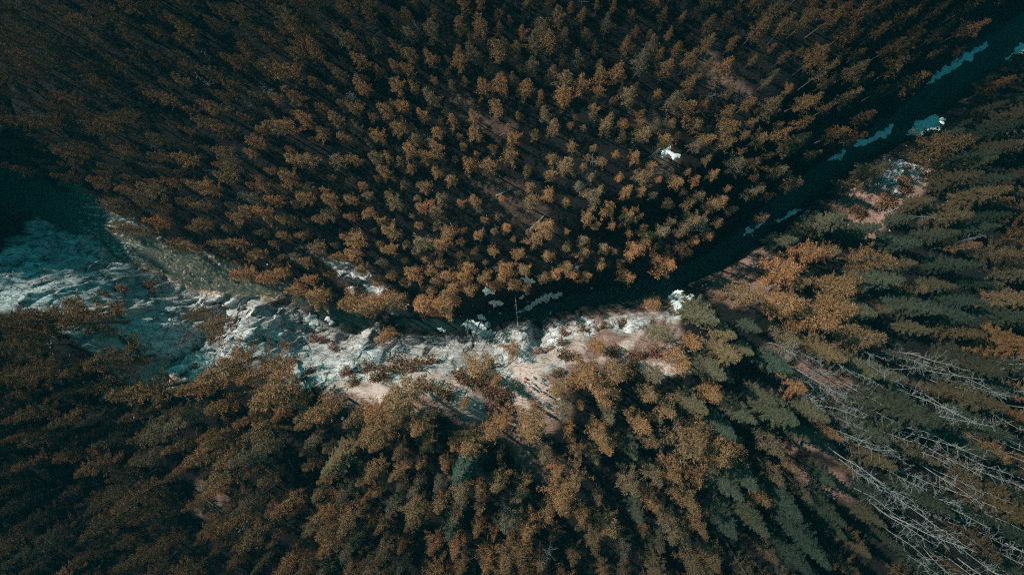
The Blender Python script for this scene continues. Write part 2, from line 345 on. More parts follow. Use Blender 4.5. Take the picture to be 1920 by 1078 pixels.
def terrain_mat():
    m, t, out = new_mat('mountain_ground'); b = NB(t); P = b.coords()
    # soil: needle litter, dead grass and bare pinkish earth
    soil = b.ramp(b.noise(P, 0.35, 6, 0.65), [(0.3, (0.15, 0.095, 0.075)), (0.5, (0.29, 0.185, 0.155)), (0.7, (0.42, 0.29, 0.25))])
    soil = b.mix(b.math('MULTIPLY', b.ramp(b.noise(P, 3.2, 5, 0.7), [(0.42, (0, 0, 0)), (0.6, (1, 1, 1))]), 0.65), soil, (0.11, 0.075, 0.05))
    soil = b.mix(b.ramp(b.voro(P, 2.3), [(0.12, (1, 1, 1)), (0.2, (0, 0, 0))]), soil, (0.36, 0.31, 0.28))
    soil = b.mix(b.attr('duff_shade'), soil, b.ramp(b.noise(P, 0.8, 6, 0.7), [(0.35, (0.004, 0.006, 0.006)), (0.62, (0.009, 0.0085, 0.008)), (0.82, (0.12, 0.072, 0.062))]))  # litter blackened for shade under trees, with paler flecks for sun
    # rock
    mp = b.n('ShaderNodeMapping'); mp.inputs['Rotation'].default_value = (0.5, 0.3, 0.64); mp.inputs['Scale'].default_value = (0.35, 1.0, 0.55); b.l(P, mp.inputs[0]); Q = mp.outputs[0]
    rock = b.ramp(b.noise(Q, 0.45, 8, 0.68), [(0.30, (0.20, 0.20, 0.195)), (0.47, (0.45, 0.47, 0.47)), (0.66, (0.72, 0.77, 0.77))])
    crack = b.ramp(b.voro(Q, 0.55, 'DISTANCE_TO_EDGE'), [(0.0, (0.12, 0.11, 0.10)), (0.07, (1, 1, 1))])
    rock = b.mix(b.math('MULTIPLY', b.noise(P, 0.25, 3), 1.0), rock, b.mix(1.0, rock, crack, 'MULTIPLY'))
    rock = b.mix(b.math('MULTIPLY', b.ramp(b.noise(P, 0.9, 6, 0.7), [(0.54, (0, 0, 0)), (0.64, (1, 1, 1))]), 0.85), rock, (0.14, 0.09, 0.068))
    rock = b.mix(b.attr('slab'), rock, b.mix(1.0, rock, (0.72, 0.82, 0.83), 'MULTIPLY'))  # far slabs tinted darker and bluer to stand in for shade
    # path
    path = b.ramp(b.noise(P, 1.6, 5, 0.6), [(0.3, (0.34, 0.26, 0.225)), (0.6, (0.53, 0.43, 0.385))])
    path = b.mix(b.ramp(b.voro(P, 3.4), [(0.1, (1, 1, 1)), (0.17, (0, 0, 0))]), path, (0.3, 0.25, 0.22))
    # river bed stones
    cellc = b.n('ShaderNodeTexVoronoi', feature='F1'); cellc.inputs['Scale'].default_value = 1.5; b.l(P, cellc.inputs['Vector'])
    cv = b.n('ShaderNodeSeparateColor'); b.l(cellc.outputs['Color'], cv.inputs[0])
    bedc = b.ramp(cv.outputs[0], [(0.0, (0.12, 0.09, 0.065)), (0.4, (0.36, 0.26, 0.17)), (0.8, (0.50, 0.38, 0.26)), (1.0, (0.75, 0.68, 0.58))])
    bedc = b.mix(b.ramp(b.noise(P, 0.16, 4), [(0.42, (0, 0, 0)), (0.58, (1, 1, 1))]), bedc, b.mix(0.5, bedc, (0.11, 0.14, 0.12)))
    bedc = b.mix(b.attr('dark_bed'), bedc, (0.012, 0.018, 0.018))
    bedc = b.mix(b.ramp(cellc.outputs['Distance'], [(0.3, (0, 0, 0)), (0.7, (0.7, 0.7, 0.7))]), bedc, (0.03, 0.03, 0.026))
    col = b.mix(b.attr('rock'), soil, rock); col = b.mix(b.attr('path'), col, path); col = b.mix(b.attr('bed'), col, bedc)
    h = b.math('ADD', b.math('MULTIPLY', b.noise(Q, 1.3, 8, 0.7), 0.9), b.math('MULTIPLY', crack, 0.25))
    b.principled(out, col, 0.9, b.bump(h, 1.0, 0.8), 0.15)
    return m
MAT_GROUND = terrain_mat()
def foliage_mat(name, cols, src):
    """cols: dull green, rust, red-brown; the tree's own tint picks between them"""
    m, t, out = new_mat(name); b = NB(t)
    tint = b.attr('tint', src); leaf = b.attr('leaf')
    c = b.ramp(tint, [(0.0, cols[0]), (0.5, cols[1]), (1.0, cols[2])])
    c = b.mix(1.0, c, b.grey((0.6, 0.62, 0.6), (1.35, 1.3, 1.2), leaf), 'MULTIPLY')
    shade_tone = b.attr('shade_tone', src); comb = b.n('ShaderNodeCombineColor')
    for i in range(3): b.l(shade_tone, comb.inputs[i])
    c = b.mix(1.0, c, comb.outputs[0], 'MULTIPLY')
    d = b.n('ShaderNodeBsdfDiffuse'); tr = b.n('ShaderNodeBsdfTranslucent'); mx = b.n('ShaderNodeMixShader'); mx.inputs[0].default_value = 0.12
    b.l(c, d.inputs[0]); b.l(c, tr.inputs[0]); b.l(d.outputs[0], mx.inputs[1]); b.l(tr.outputs[0], mx.inputs[2]); b.l(mx.outputs[0], out.inputs[0])
    return m
PINE_C = [(0.14, 0.13, 0.095), (0.26, 0.155, 0.08), (0.36, 0.18, 0.088)]
SPRUCE_C = [(0.05, 0.075, 0.06), (0.085, 0.09, 0.062), (0.17, 0.115, 0.062)]
MAT_PINE = foliage_mat('pine_needles', PINE_C, 'OBJECT'); MAT_SPRUCE = foliage_mat('spruce_needles', SPRUCE_C, 'OBJECT')
MAT_FOREST = foliage_mat('forest_needles', PINE_C, 'GEOMETRY')
SHRUB_C = [(0.11, 0.085, 0.05), (0.20, 0.115, 0.065), (0.25, 0.125, 0.095)]
MAT_SHRUB = foliage_mat('shrub_leaves', SHRUB_C, 'OBJECT'); MAT_UNDER = foliage_mat('ground_cover', SHRUB_C, 'GEOMETRY')
def bark_mat(name, lo, hi):
    m, t, out = new_mat(name); b = NB(t); P = b.coords()
    b.principled(out, b.ramp(b.noise(P, 2.5, 5, 0.7), [(0.35, lo), (0.65, hi)]), 0.9, None, 0.1); return m
MAT_BARK = bark_mat('pine_bark', (0.05, 0.04, 0.035), (0.13, 0.105, 0.09)); MAT_PALE = bark_mat('weathered_bark', (0.10, 0.105, 0.105), (0.29, 0.31, 0.31))
def snow_mat():
    m, t, out = new_mat('old_snow'); b = NB(t); P = b.coords()
    c = b.ramp(b.noise(P, 0.7, 6, 0.7), [(0.3, (0.52, 0.62, 0.63)), (0.55, (0.70, 0.84, 0.85)), (0.8, (0.78, 0.88, 0.89))])
    c = b.mix(b.math('MULTIPLY', b.ramp(b.noise(P, 2.6, 5, 0.75), [(0.58, (0, 0, 0)), (0.7, (1, 1, 1))]), 0.6), c, (0.28, 0.22, 0.18))
    b.principled(out, c, 0.7, b.bump(b.noise(P, 2.0, 4), 0.5, 0.2), 0.3); return m
MAT_SNOW = snow_mat()
def water_mat():
    m, t, out = new_mat('river_water'); b = NB(t); P = b.coords()
    tr = b.n('ShaderNodeBsdfTransparent'); tr.inputs[0].default_value = (0.86, 0.91, 0.86, 1)
    df = b.n('ShaderNodeBsdfDiffuse'); df.inputs[0].default_value = (0.008, 0.045, 0.042, 1)
    m1 = b.n('ShaderNodeMixShader'); m1.inputs[0].default_value = 0.34; b.l(tr.outputs[0], m1.inputs[1]); b.l(df.outputs[0], m1.inputs[2])
    gl = b.n('ShaderNodeBsdfGlossy'); gl.inputs['Roughness'].default_value = 0.3
    mp = b.n('ShaderNodeMapping'); mp.inputs['Rotation'].default_value = (0, 0, 0.5); mp.inputs['Scale'].default_value = (0.6, 1.6, 1); b.l(P, mp.inputs[0])
    nrm = b.bump(b.noise(mp.outputs[0], 1.6, 4, 0.65), 0.25, 0.12); b.l(nrm, gl.inputs['Normal'])
    rp = b.ramp(b.noise(mp.outputs[0], 1.1, 5, 0.75), [(0.54, (0, 0, 0)), (0.62, (1, 1, 1))])
    fo = b.n('ShaderNodeBsdfDiffuse'); fo.inputs[0].default_value = (0.6, 0.7, 0.7, 1); m0 = b.n('ShaderNodeMixShader'); b.l(b.math('MULTIPLY', rp, b.math('MULTIPLY', b.attr('riffle'), 0.75)), m0.inputs[0]); b.l(m1.outputs[0], m0.inputs[1]); b.l(fo.outputs[0], m0.inputs[2])
    fr = b.n('ShaderNodeFresnel'); fr.inputs[0].default_value = 1.33; b.l(nrm, fr.inputs['Normal'])
    m2 = b.n('ShaderNodeMixShader'); b.l(fr.outputs[0], m2.inputs[0]); b.l(m0.outputs[0], m2.inputs[1]); b.l(gl.outputs[0], m2.inputs[2]); b.l(m2.outputs[0], out.inputs[0])
    return m
MAT_WATER = water_mat()

# ------------------------------------------------------------------ terrain mesh
def axis(lim, step):
    a = list(np.arange(-lim, lim + 1e-6, step)); s = step; o = lim
    ext = []
    while o < 2600:
        s *= 1.35; o += s; ext.append(o)
    return np.array([-e for e in ext[::-1]] + a + ext)
OPEN = [(590, 700), (640, 690), (760, 640), (1000, 600), (1250, 540), (1275, 600), (1262, 695), (1170, 690), (1060, 690), (1062, 775), (1012, 815), (950, 832), (885, 812), (830, 762), (765, 778), (700, 790), (600, 742)]
OPEN_R = [(1330, 525), (1400, 480), (1450, 470), (1480, 510), (1450, 560), (1390, 575), (1330, 560)]
OPEN_R2 = [(1540, 425), (1570, 370), (1620, 310), (1660, 290), (1745, 300), (1740, 345), (1690, 385), (1630, 445), (1590, 430)]
OPEN_B = [(1440, 640), (1480, 655), (1660, 700), (1700, 760), (1640, 800), (1540, 770), (1480, 700)]
BARE = [(1420, 625), (1640, 645), (1930, 690), (1990, 1100), (1700, 1080), (1600, 930), (1500, 760)]
N_CLEAR = [([(850, 572), (900, 538), (1000, 528), (1080, 524), (1150, 524), (1230, 500), (1300, 468), (1360, 420), (1430, 372), (1500, 310), (1580, 240), (1680, 160), (1760, 90), (1900, 0), (1990, -20), (1740, 200), (1560, 310), (1330, 490), (1190, 550), (985, 600), (850, 615)], .97), ([(1300, 470), (1330, 390), (1420, 320), (1480, 240), (1600, 140), (1700, 50), (1950, -90), (1950, 40), (1740, 190), (1560, 300), (1430, 400)], .4), ([(585, 468), (640, 480), (740, 545), (775, 592), (735, 595), (640, 520)], 1), ([(870, 335), (930, 330), (1000, 370), (1035, 425), (990, 440), (920, 395)], .6), ([(1300, 95), (1340, 100), (1415, 185), (1395, 195), (1330, 150)], .9),
           ([(1236, 286), (1262, 274), (1280, 290), (1276, 312), (1230, 338), (1208, 312)], 1), ([(840, 180), (880, 190), (960, 250), (940, 262), (870, 225)], .8), ([(1180, 180), (1260, 230), (1240, 245), (1190, 215)], .7)]
S_CLEAR = [[(940, 830), (1000, 815), (1060, 880), (1010, 900)], [(1480, 880), (1580, 890), (1600, 940), (1520, 930)], [(370, 900), (430, 930), (410, 980), (380, 950)], [(1480, 790), (1560, 800), (1560, 860), (1470, 850)]]
GX, GY = axis(135, 0.4), axis(85, 0.4)
X, Y = np.meshgrid(GX, GY); Z, RK, PT, BED = full_h(X, Y)
gyz, gxz = np.gradient(base_h(X, Y), GY, GX); slope = np.hypot(gxz, gyz)
FGX, FGY = GX[(GX > -135.1) & (GX < 135.1)], GY[(GY > -85.1) & (GY < 85.1)]
FGZ = Z[np.ix_((GY > -85.1) & (GY < 85.1), (GX > -135.1) & (GX < 135.1))]
inside = (np.abs(X) < 140) & (np.abs(Y) < 90)
PXg, PYg = w2pix(X, Y, Z); south = (PXg < 1060) & (PYg > np.interp(PXg, [p[0] for p in NORTH_TOE], [p[1] for p in NORTH_TOE]) + 8)
RK = np.where(inside, np.maximum(RK, sstep(1.0, 1.6, slope + 0.35 * fbm(X / 3, Y / 3, 3, 5)) * (1 - BED) * 0.9 * south), 0)
# crags push out of the steep faces too
XX = X + RK * (1 - BED) * 1.3 * fbm(X / 2.6, Y / 2.6 + Z / 3, 4, 91); YY = Y + RK * (1 - BED) * 1.3 * fbm(X / 2.8 + Z / 3, Y / 2.8, 4, 95)
nyg, nxg = X.shape
idx = np.arange(nxg * nyg).reshape(nyg, nxg)
F = np.stack([idx[:-1, :-1], idx[:-1, 1:], idx[1:, 1:], idx[1:, :-1]], -1).reshape(-1, 4)
V = np.stack([XX, YY, Z], -1).reshape(-1, 3)
OPX, OPY = PXg + 22 * fbm(X / 5, Y / 5, 3, 611), PYg + 22 * fbm(X / 5, Y / 5, 3, 612)
DUFF_SHADE = np.ones(X.shape)  # painted floor shade under the trees, cut out at the openings
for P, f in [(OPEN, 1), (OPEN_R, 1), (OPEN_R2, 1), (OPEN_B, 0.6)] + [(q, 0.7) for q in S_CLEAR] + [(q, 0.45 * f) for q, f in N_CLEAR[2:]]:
    DUFF_SHADE = np.minimum(DUFF_SHADE, 1 - f * sstep(-14, 10, poly_sd(OPX, OPY, P)))
DARK_BED = 1 - sstep(150, 270, PXg + 60 * fbm(X / 6, Y / 6, 2, 71)) * sstep(600, 500, PXg)  # bed goes dark away from the stony shallow
SLAB_SHADE = sstep(330, 250, PXg + 50 * fbm(X / 7, Y / 7, 3, 72))  # mask of the shade painted on the westmost slabs
fr_ = RK.ravel()[F].mean(1); fp_ = PT.ravel()[F].mean(1)
cls = np.where(fp_ > 0.5, 2, np.where(fr_ > 0.5, 1, 0))
for c, nm in ((0, 'ground'), (1, 'cliff'), (2, 'path')):
    f = F[cls == c]; u, inv = np.unique(f, return_inverse=True)
    me = mesh_np(nm, V[u], inv.reshape(-1, 4), MAT_GROUND, {'rock': RK.ravel()[u], 'path': PT.ravel()[u], 'bed': BED.ravel()[u], 'duff_shade': DUFF_SHADE.ravel()[u], 'dark_bed': DARK_BED.ravel()[u], 'slab': SLAB_SHADE.ravel()[u]}, smooth=True)
    tag(link(nm, me), kind='structure')
# water: one sheet between the banks, tucked into them
def ribbon(a, b, z, m=260):
    A_, B_ = resamp(a, m), resamp(b, m); D = (B_ - A_); D /= np.linalg.norm(D, axis=1)[:, None] + 1e-9
    A_ = A_ - 1.6 * D; B_ = B_ + 1.6 * D; k = 8; V = []
    for j in range(k): V.append(np.c_[A_ + (B_ - A_) * j / (k - 1), np.full(m, z)])
    V = np.concatenate(V); F = [(j * m + i, (j + 1) * m + i, (j + 1) * m + i + 1, j * m + i + 1) for j in range(k - 1) for i in range(m - 1)]
    return V, F
V, F = ribbon(toeS, toeN, ZW)
VPX = w2pix(V[:, 0], V[:, 1], V[:, 2])[0]
tag(link('river_water', mesh_np('river_water', V, F, MAT_WATER, {'riffle': sstep(120, 190, VPX) * sstep(285, 235, VPX)}, smooth=True)), kind='structure')

# ------------------------------------------------------------------ snow patches
def drape(outline, thick, seed, wob=0.95, cell=0.22):
    P = wpoly(outline)
    lo = np.min(P, 0) - 1; hi = np.max(P, 0) + 1; cell = max(cell, max(hi - lo) / 90)
    gx = np.arange(lo[0], hi[0], cell); gy = np.arange(lo[1], hi[1], cell); x, y = np.meshgrid(gx, gy)
    sd = poly_sd(x, y, P) + wob * fbm(x / 1.3, y / 1.3, 4, seed) + 0.5 * fbm(x / 0.55, y / 0.55, 2, seed + 9); z = np.maximum(full_q(x, y), ZW)
    zt = z + np.where(sd > 0, 0.04 + thick * sstep(0, 1.0, sd), -0.35) + 0.04 * fbm(x, y, 2, seed + 5)
    id_ = np.arange(x.size).reshape(x.shape); f = np.stack([id_[:-1, :-1], id_[:-1, 1:], id_[1:, 1:], id_[1:, :-1]], -1).reshape(-1, 4)
    ins = sd.ravel() > -cell * 0.8
    f = f[ins[f].all(1) & (sd.ravel()[f] > 0).any(1)]
    if len(f) < 2: return None
    lab = np.arange(x.size)                        # keep the one piece that holds together
    for _ in range(400):
        mn = lab[f].min(1); new = lab.copy(); np.minimum.at(new, f.ravel(), np.repeat(mn, 4))
        if (new == lab).all(): break
        lab = new
    fl_ = lab[f[:, 0]]; ids, cnt = np.unique(fl_, return_counts=True); f = f[fl_ == ids[np.argmax(cnt)]]
    u, inv = np.unique(f, return_inverse=True); c = np.stack([x, y, zt], -1).reshape(-1, 3)[u]; o = c.mean(0); o[2] = c[:, 2].min()
    return c - o, inv.reshape(-1, 4), o
def blob(px, py, r_): return [(px + r_ * math.cos(a), py + 0.8 * r_ * math.sin(a)) for a in np.linspace(0, 2 * math.pi, 9)[:-1]]
SNOW = [([(1236, 288), (1250, 269), (1263, 283), (1278, 290), (1274, 298), (1262, 306), (1252, 295), (1240, 295)], 'bright ragged snow patch alone in the pine clearing'),
        ([(866, 611), (877, 600), (893, 603), (918, 605), (912, 618), (934, 632), (917, 638), (895, 637), (882, 625)], 'largest flat snow slab at the foot of the white cliff'),
        ([(892, 590), (905, 589), (911, 598), (896, 600)], 'small snow scrap just above the flat slab in the gorge'),
        ([(919, 567), (937, 562), (946, 574), (926, 574)], 'squarish snow patch on the dark gorge ledge'),
        ([(912, 576), (925, 579), (939, 587), (925, 585)], 'thin snow sliver beneath the squarish snow patch'),
        ([(969, 586), (985, 571), (1005, 562), (1022, 555), (1027, 547), (1052, 550), (1060, 553), (1040, 560), (1020, 566), (1000, 576), (978, 589)], 'long streaky snow band slanting across the gorge ledges'),
        ([(902, 543), (912, 540), (930, 546), (926, 554), (910, 553)], 'broken snow patch under the pines on the gorge rim'),
        (blob(980, 558, 6), 'round snow blob beside the long streaky snow band'),
        ([(972, 521), (985, 516), (1001, 528), (990, 533), (978, 529)], 'speckled snow patch between pine crowns over the gorge'),
        (blob(695, 517, 6), 'white sunlit snow spot at the head of the bare rock strip'),
        ([(648, 538), (662, 536), (669, 552), (660, 554)], 'slanting snow patch beside the bare rock strip'),
        (blob(650, 495, 7), 'shaded snow patch between pines above the rock strip'),
        ([(576, 590), (585, 582), (596, 600), (598, 613), (585, 608), (574, 598)], 'forked snow patch below the fluted rock ridge'),
        (blob(613, 583, 4), 'topmost of the three snow dots in the dark water bend'), (blob(618, 598, 5), 'middle of the three snow dots in the dark water bend'), (blob(623, 608, 5), 'lowest of the three snow dots in the dark water bend'),
        ([(815, 614), (832, 616), (848, 621), (832, 622)], 'narrow snow strip tight against the cliff foot'),
        ([(1595, 275), (1611, 261), (1623, 264), (1636, 255), (1661, 238), (1680, 229), (1674, 245), (1659, 260), (1639, 265), (1622, 275)], 'long teal ice shelf on the shaded river bend'),
        ([(1702, 253), (1717, 229), (1734, 219), (1757, 212), (1772, 226), (1776, 240), (1750, 247), (1725, 256)], 'brightest wide snow bank beside the spruce slope'),
        ([(1736, 158), (1762, 130), (1790, 115), (1817, 96), (1848, 80), (1851, 88), (1828, 103), (1823, 117), (1803, 119), (1778, 139)], 'long ragged snow strip in the darkest river reach'),
        ([(1884, 113), (1901, 92), (1918, 83), (1932, 95), (1901, 106)], 'snow patch cut by the photo edge in the dark reach'),
        ([(1549, 301), (1565, 289), (1591, 279), (1586, 291), (1570, 302)], 'faint snow patch between lone trees by the river bend'),
        ([(1396, 442), (1400, 431), (1420, 422), (1437, 402), (1446, 402), (1430, 421), (1413, 438)], 'leaf shaped snow strip at the foot of the scree'),
        ([(1442, 425), (1455, 414), (1490, 394), (1514, 382), (1506, 391), (1470, 411)], 'thin curved snow trace along the scree foot'),
        (blob(1032, 586, 5), 'snow dot under the second promontory'), (blob(1857, 272, 7), 'small snow patch among the dark spruces'), (blob(368, 854, 9), 'dim snow patch in the lower pine forest'),
        ([(1250, 557), (1267, 541), (1280, 545), (1284, 557), (1297, 549), (1308, 557), (1302, 564), (1290, 568), (1280, 574), (1277, 592), (1267, 593), (1260, 577), (1256, 564)], 'forked teal ice tongue hanging at the gorge rim beside spruces'),
        (blob(1108, 602, 6), 'snow fleck on the rim between rocks'), ([(1020, 630), (1032, 620), (1036, 632), (1024, 640)], 'snow scrap beside the sunlit promontory'),
        ([(0, 240), (-10, 228), (8, 226), (12, 238)], 'snow patch at the photo edge under the pines'), (blob(604, 632, 7), 'sunlit snow scrap on the rim rocks by the bushes')]
for i, (P, lab) in enumerate(SNOW):
    g = drape(P, 0.3, 200 + i)
    if g: tag(link('snow_patch', mesh_np('snow_patch', g[0], g[1], MAT_SNOW, smooth=True), loc=g[2]), lab, 'snow', 'leftover snow patches')

# ------------------------------------------------------------------ tree kinds
def leaves(rng, C, rad, per, ln, wd, up=0.35):
    """PER narrow leaf quads round each centre in C"""
    m = len(C) * per; c = np.repeat(C, per, 0); r_ = np.repeat(rad, per)
    o = rng.normal(size=(m, 3)); o /= np.linalg.norm(o, axis=1)[:, None]; o *= (rng.random(m) ** 0.45 * r_)[:, None]; o[:, 2] *= 0.7
    p = c + o
    d = o / (np.linalg.norm(o, axis=1)[:, None] + 1e-6) + 0.7 * rng.normal(size=(m, 3)); d[:, 2] += up; d /= np.linalg.norm(d, axis=1)[:, None]
    s = np.cross(d, rng.normal(size=(m, 3))); s /= np.linalg.norm(s, axis=1)[:, None] + 1e-6
    l = (ln * rng.uniform(0.6, 1.3, m))[:, None]; w_ = (wd * rng.uniform(0.6, 1.3, m))[:, None]
    V = np.stack([p - s * w_ / 2, p + s * w_ / 2, p + d * l + s * w_ * 0.3, p + d * l - s * w_ * 0.3], 1).reshape(-1, 3)
    return V, np.arange(m * 4).reshape(-1, 4), np.repeat(rng.random(m), 4)
def pine_crown(seed, H, Rr, zb, nw, per=11, csz=0.42, ln=0.34, wd=0.13):
    rng = np.random.default_rng(seed); C = []; rad = []
    ph = rng.uniform(0, 6.28); lob = rng.integers(2, 5)
    for i in range(nw):
        t = (i + rng.uniform(0, 0.8)) / nw; z = zb + (H - zb) * t
        r_ = Rr * (1 - t) ** 0.85 * (0.6 + 0.4 * min(1, t / 0.15)) * 1.12 * rng.uniform(0.8, 1.12)
        nb = rng.integers(3, 6); a0 = rng.uniform(0, 6.28)
        for j in range(nb):
            a = a0 + 6.283 * j / nb + rng.uniform(-0.35, 0.35)
            L = r_ * rng.uniform(0.5, 1.3) * (1 + 0.28 * math.cos(a - ph) + 0.16 * math.cos(lob * a))
            up = rng.uniform(-0.15, 0.3); m = max(1, int(round(L / 0.55)))
            for k in range(m):
                s = 1 - 0.78 * k / max(m, 1) * rng.uniform(0.8, 1.1)
                C.append((math.cos(a) * L * s + rng.normal(0, 0.1), math.sin(a) * L * s + rng.normal(0, 0.1), z + up * L * s + rng.normal(0, 0.1))); rad.append(csz * rng.uniform(0.65, 1.15) * (0.75 + 0.25 * s))
    for k in range(4): C.append((rng.normal(0, 0.15), rng.normal(0, 0.15), H - 0.15 - 0.3 * k)); rad.append(0.3 + 0.05 * k)
    C = np.array(C); C[:, :2] += 0.25 * np.stack([np.sin(C[:, 2] * 0.35 + seed), np.cos(C[:, 2] * 0.3 + seed)], 1) * (C[:, 2:3] / H) ** 2
    return leaves(rng, C, np.array(rad), per, ln, wd)
def spruce_crown(seed, H, Rr, zb, nw):
    rng = np.random.default_rng(seed); V = []; 
    ph = rng.uniform(0, 6.28)
    for i in range(nw):
        t = (i + rng.uniform(0, 0.6)) / nw; z = zb + (H - zb) * t; r_ = Rr * (1 - t) ** 0.8 + 0.15
        nb = int(rng.integers(6, 9)); a0 = rng.uniform(0, 6.28)
        for j in range(nb):
            a = a0 + 6.283 * j / nb + rng.uniform(-0.25, 0.25); L = r_ * rng.uniform(0.6, 1.12) * (1 + 0.14 * math.cos(a - ph))
            m = max(3, int(L * 5.5)); s = np.linspace(0.18, 1, m) + rng.uniform(-0.03, 0.03, m)
            droop = -0.28 * L * s ** 1.3 + 0.16 * L * s ** 3
            cx, cy = math.cos(a), math.sin(a)
            for sd in (-1, 1):
                p = np.stack([cx * L * s, cy * L * s, z + droop], 1) + rng.normal(0, 0.05, (m, 3))
                ang = a + sd * rng.uniform(0.5, 1.0, m); d = np.stack([np.cos(ang), np.sin(ang), rng.uniform(-0.35, 0.12, m)], 1)
                ln = (0.25 + 0.28 * L * (1.1 - s) * rng.uniform(0.6, 1.2, m)); ln = np.clip(ln, 0.2, 0.9)[:, None]
                sdv = np.stack([-np.sin(ang), np.cos(ang), rng.uniform(-0.5, 0.5, m)], 1) * (0.11 * rng.uniform(0.7, 1.4, m))[:, None]
                V.append(np.stack([p - sdv, p + sdv, p + d * ln + sdv * 0.35, p + d * ln - sdv * 0.35], 1))
    V = np.concatenate(V); m = len(V); lf = np.repeat(np.random.default_rng(seed + 1).random(m), 4)
    return V.reshape(-1, 3), np.arange(m * 4).reshape(-1, 4), lf
def trunk_geo(seed, H, r0, stubs=8, zb=4.0):
    rng = np.random.default_rng(seed); g = Geo(); zs = np.linspace(-0.5, H * 0.97, 7)
    p = np.stack([0.25 * np.sin(zs * 0.35 + seed) * (zs / H) ** 2, 0.25 * np.cos(zs * 0.3 + seed) * (zs / H) ** 2, zs], 1)
    g.tube(p, r0 * (1 - 0.9 * np.clip(zs, 0, H) / H) + 0.015, 6)
    for k in range(stubs):
        z = rng.uniform(0.25, 0.75) * H; a = rng.uniform(0, 6.28); L = rng.uniform(0.5, 1.5)
        b = np.array([np.interp(z, zs, p[:, 0]), np.interp(z, zs, p[:, 1]), z])
        g.tube([b, b + [math.cos(a) * L * 0.6, math.sin(a) * L * 0.6, 0.1 * L], b + [math.cos(a) * L, math.sin(a) * L, -0.05 * L]], [0.035, 0.025, 0.01], 3)
    return g.arr()
def bare_geo(seed, H, r0, lean):
    rng = np.random.default_rng(seed); zs = np.linspace(-0.5, H, 12); tr = Geo(); br = Geo()
    bx, by = rng.uniform(-lean, lean, 2)
    p = np.stack([bx * (zs / H) ** 2 + 0.1 * np.sin(zs * 0.5 + seed), by * (zs / H) ** 2 + 0.1 * np.cos(zs * 0.43 + seed), zs], 1)
    tr.tube(p, r0 * (1 - 0.85 * np.clip(zs, 0, H) / H) + 0.01, 7)
    for k in range(int(rng.integers(18, 28))):
        z = H * rng.uniform(0.42, 0.98); a = rng.uniform(0, 6.28); L = rng.uniform(0.35, 1.0) * (0.8 + 2.6 * (1 - (z / H - 0.42) / 0.7)); up = rng.uniform(0.2, 0.9)
        b = np.array([np.interp(z, zs, p[:, 0]), np.interp(z, zs, p[:, 1]), z]); pts = [b]; d = np.array([math.cos(a), math.sin(a), up])
        for q in range(4):
            d = d + rng.normal(0, 0.22, 3) + [0, 0, 0.05]; d /= np.linalg.norm(d); pts.append(pts[-1] + d * L / 4)
        br.tube(pts, np.linspace(0.034, 0.012, 5), 3)
        for q in range(int(rng.integers(4, 8))):
            i = int(rng.integers(1, 4)); e = pts[i + 1] - pts[i]; e = e / np.linalg.norm(e) + rng.normal(0, 0.6, 3); e /= np.linalg.norm(e); l2 = L * rng.uniform(0.2, 0.5)
            s0 = pts[i] + (pts[i + 1] - pts[i]) * rng.random(); e2 = e + rng.normal(0, 0.3, 3); br.tube([s0, s0 + e * l2 * 0.5, s0 + e * l2 * 0.5 + e2 * l2 * 0.5], [0.02, 0.016, 0.009], 3)
    return tr.arr(), br.arr()
def mk(kind, name, g, mat): 
    V, F = g[0], g[1]; return mesh_np(name, V, F, mat, {'leaf': g[2]} if len(g) > 2 else None)
SL = []; PI_ = []; SP = []; BA = []; SH = []
for i in range(9):                                # slender lodgepole kind
    H = 16.5 + (i % 3) * 1.4; g = pine_crown(100 + i, H, 1.6 + 0.17 * (i % 4), H * (0.36 + 0.04 * (i % 3)), 12 + i % 3, 19, 0.36, 0.31, 0.085)
    SL.append((H, g, trunk_geo(100 + i, H, 0.16, 7)))
for i in range(8):                                # broader pine kind of the cliff top
    H = 18 + (i % 3) * 1.5; g = pine_crown(300 + i, H, 2.15 + 0.2 * (i % 4), H * 0.3, 15 + i % 3, 21, 0.39, 0.32, 0.085)
    PI_.append((H, g, trunk_geo(300 + i, H, 0.22, 10)))
for i in range(6):
    H = 20 + (i % 3) * 1.6; SP.append((H, spruce_crown(500 + i, H, 2.8 + 0.25 * (i % 3), H * 0.12, 20 + i % 4), trunk_geo(500 + i, H, 0.24, 3)))
for i in range(7): H = 19 + (i % 4) * 1.5; BA.append((H,) + bare_geo(700 + i, H, 0.085 + 0.012 * (i % 3), 1.1))
def shrub_geo(seed):
    rng = np.random.default_rng(seed); m = 46; a = rng.uniform(0, 6.28, m); r_ = 1.3 * rng.random(m) ** 0.6
    C = np.stack([np.cos(a) * r_, np.sin(a) * r_ * 0.8, 0.2 + 0.9 * np.sqrt(np.clip(1 - (r_ / 1.5) ** 2, 0, 1)) * rng.uniform(0.4, 1, m)], 1)
    lv = leaves(rng, C, np.full(m, 0.3), 14, 0.24, 0.11); st = Geo()
    for k in range(9):
        e = C[rng.integers(0, m)]; st.tube([(0, 0, -0.3), e * [0.4, 0.4, 0.5], e], [0.05, 0.035, 0.012], 4)
    return lv, st.arr()
for i in range(4): SH.append(shrub_geo(900 + i))
ME_SL = [(H, mk(0, 'crown', g, MAT_PINE), mk(0, 'trunk', t_, MAT_BARK)) for H, g, t_ in SL]
ME_PI = [(H, mk(0, 'crown', g, MAT_PINE), mk(0, 'trunk', t_, MAT_BARK)) for H, g, t_ in PI_]
ME_SP = [(H, mk(0, 'crown', g, MAT_SPRUCE), mk(0, 'trunk', t_, MAT_BARK)) for H, g, t_ in SP]
ME_BA = [(H, mk(0, 'branch_crown', b_, MAT_PALE), mk(0, 'trunk', t_, MAT_PALE)) for H, t_, b_ in BA]
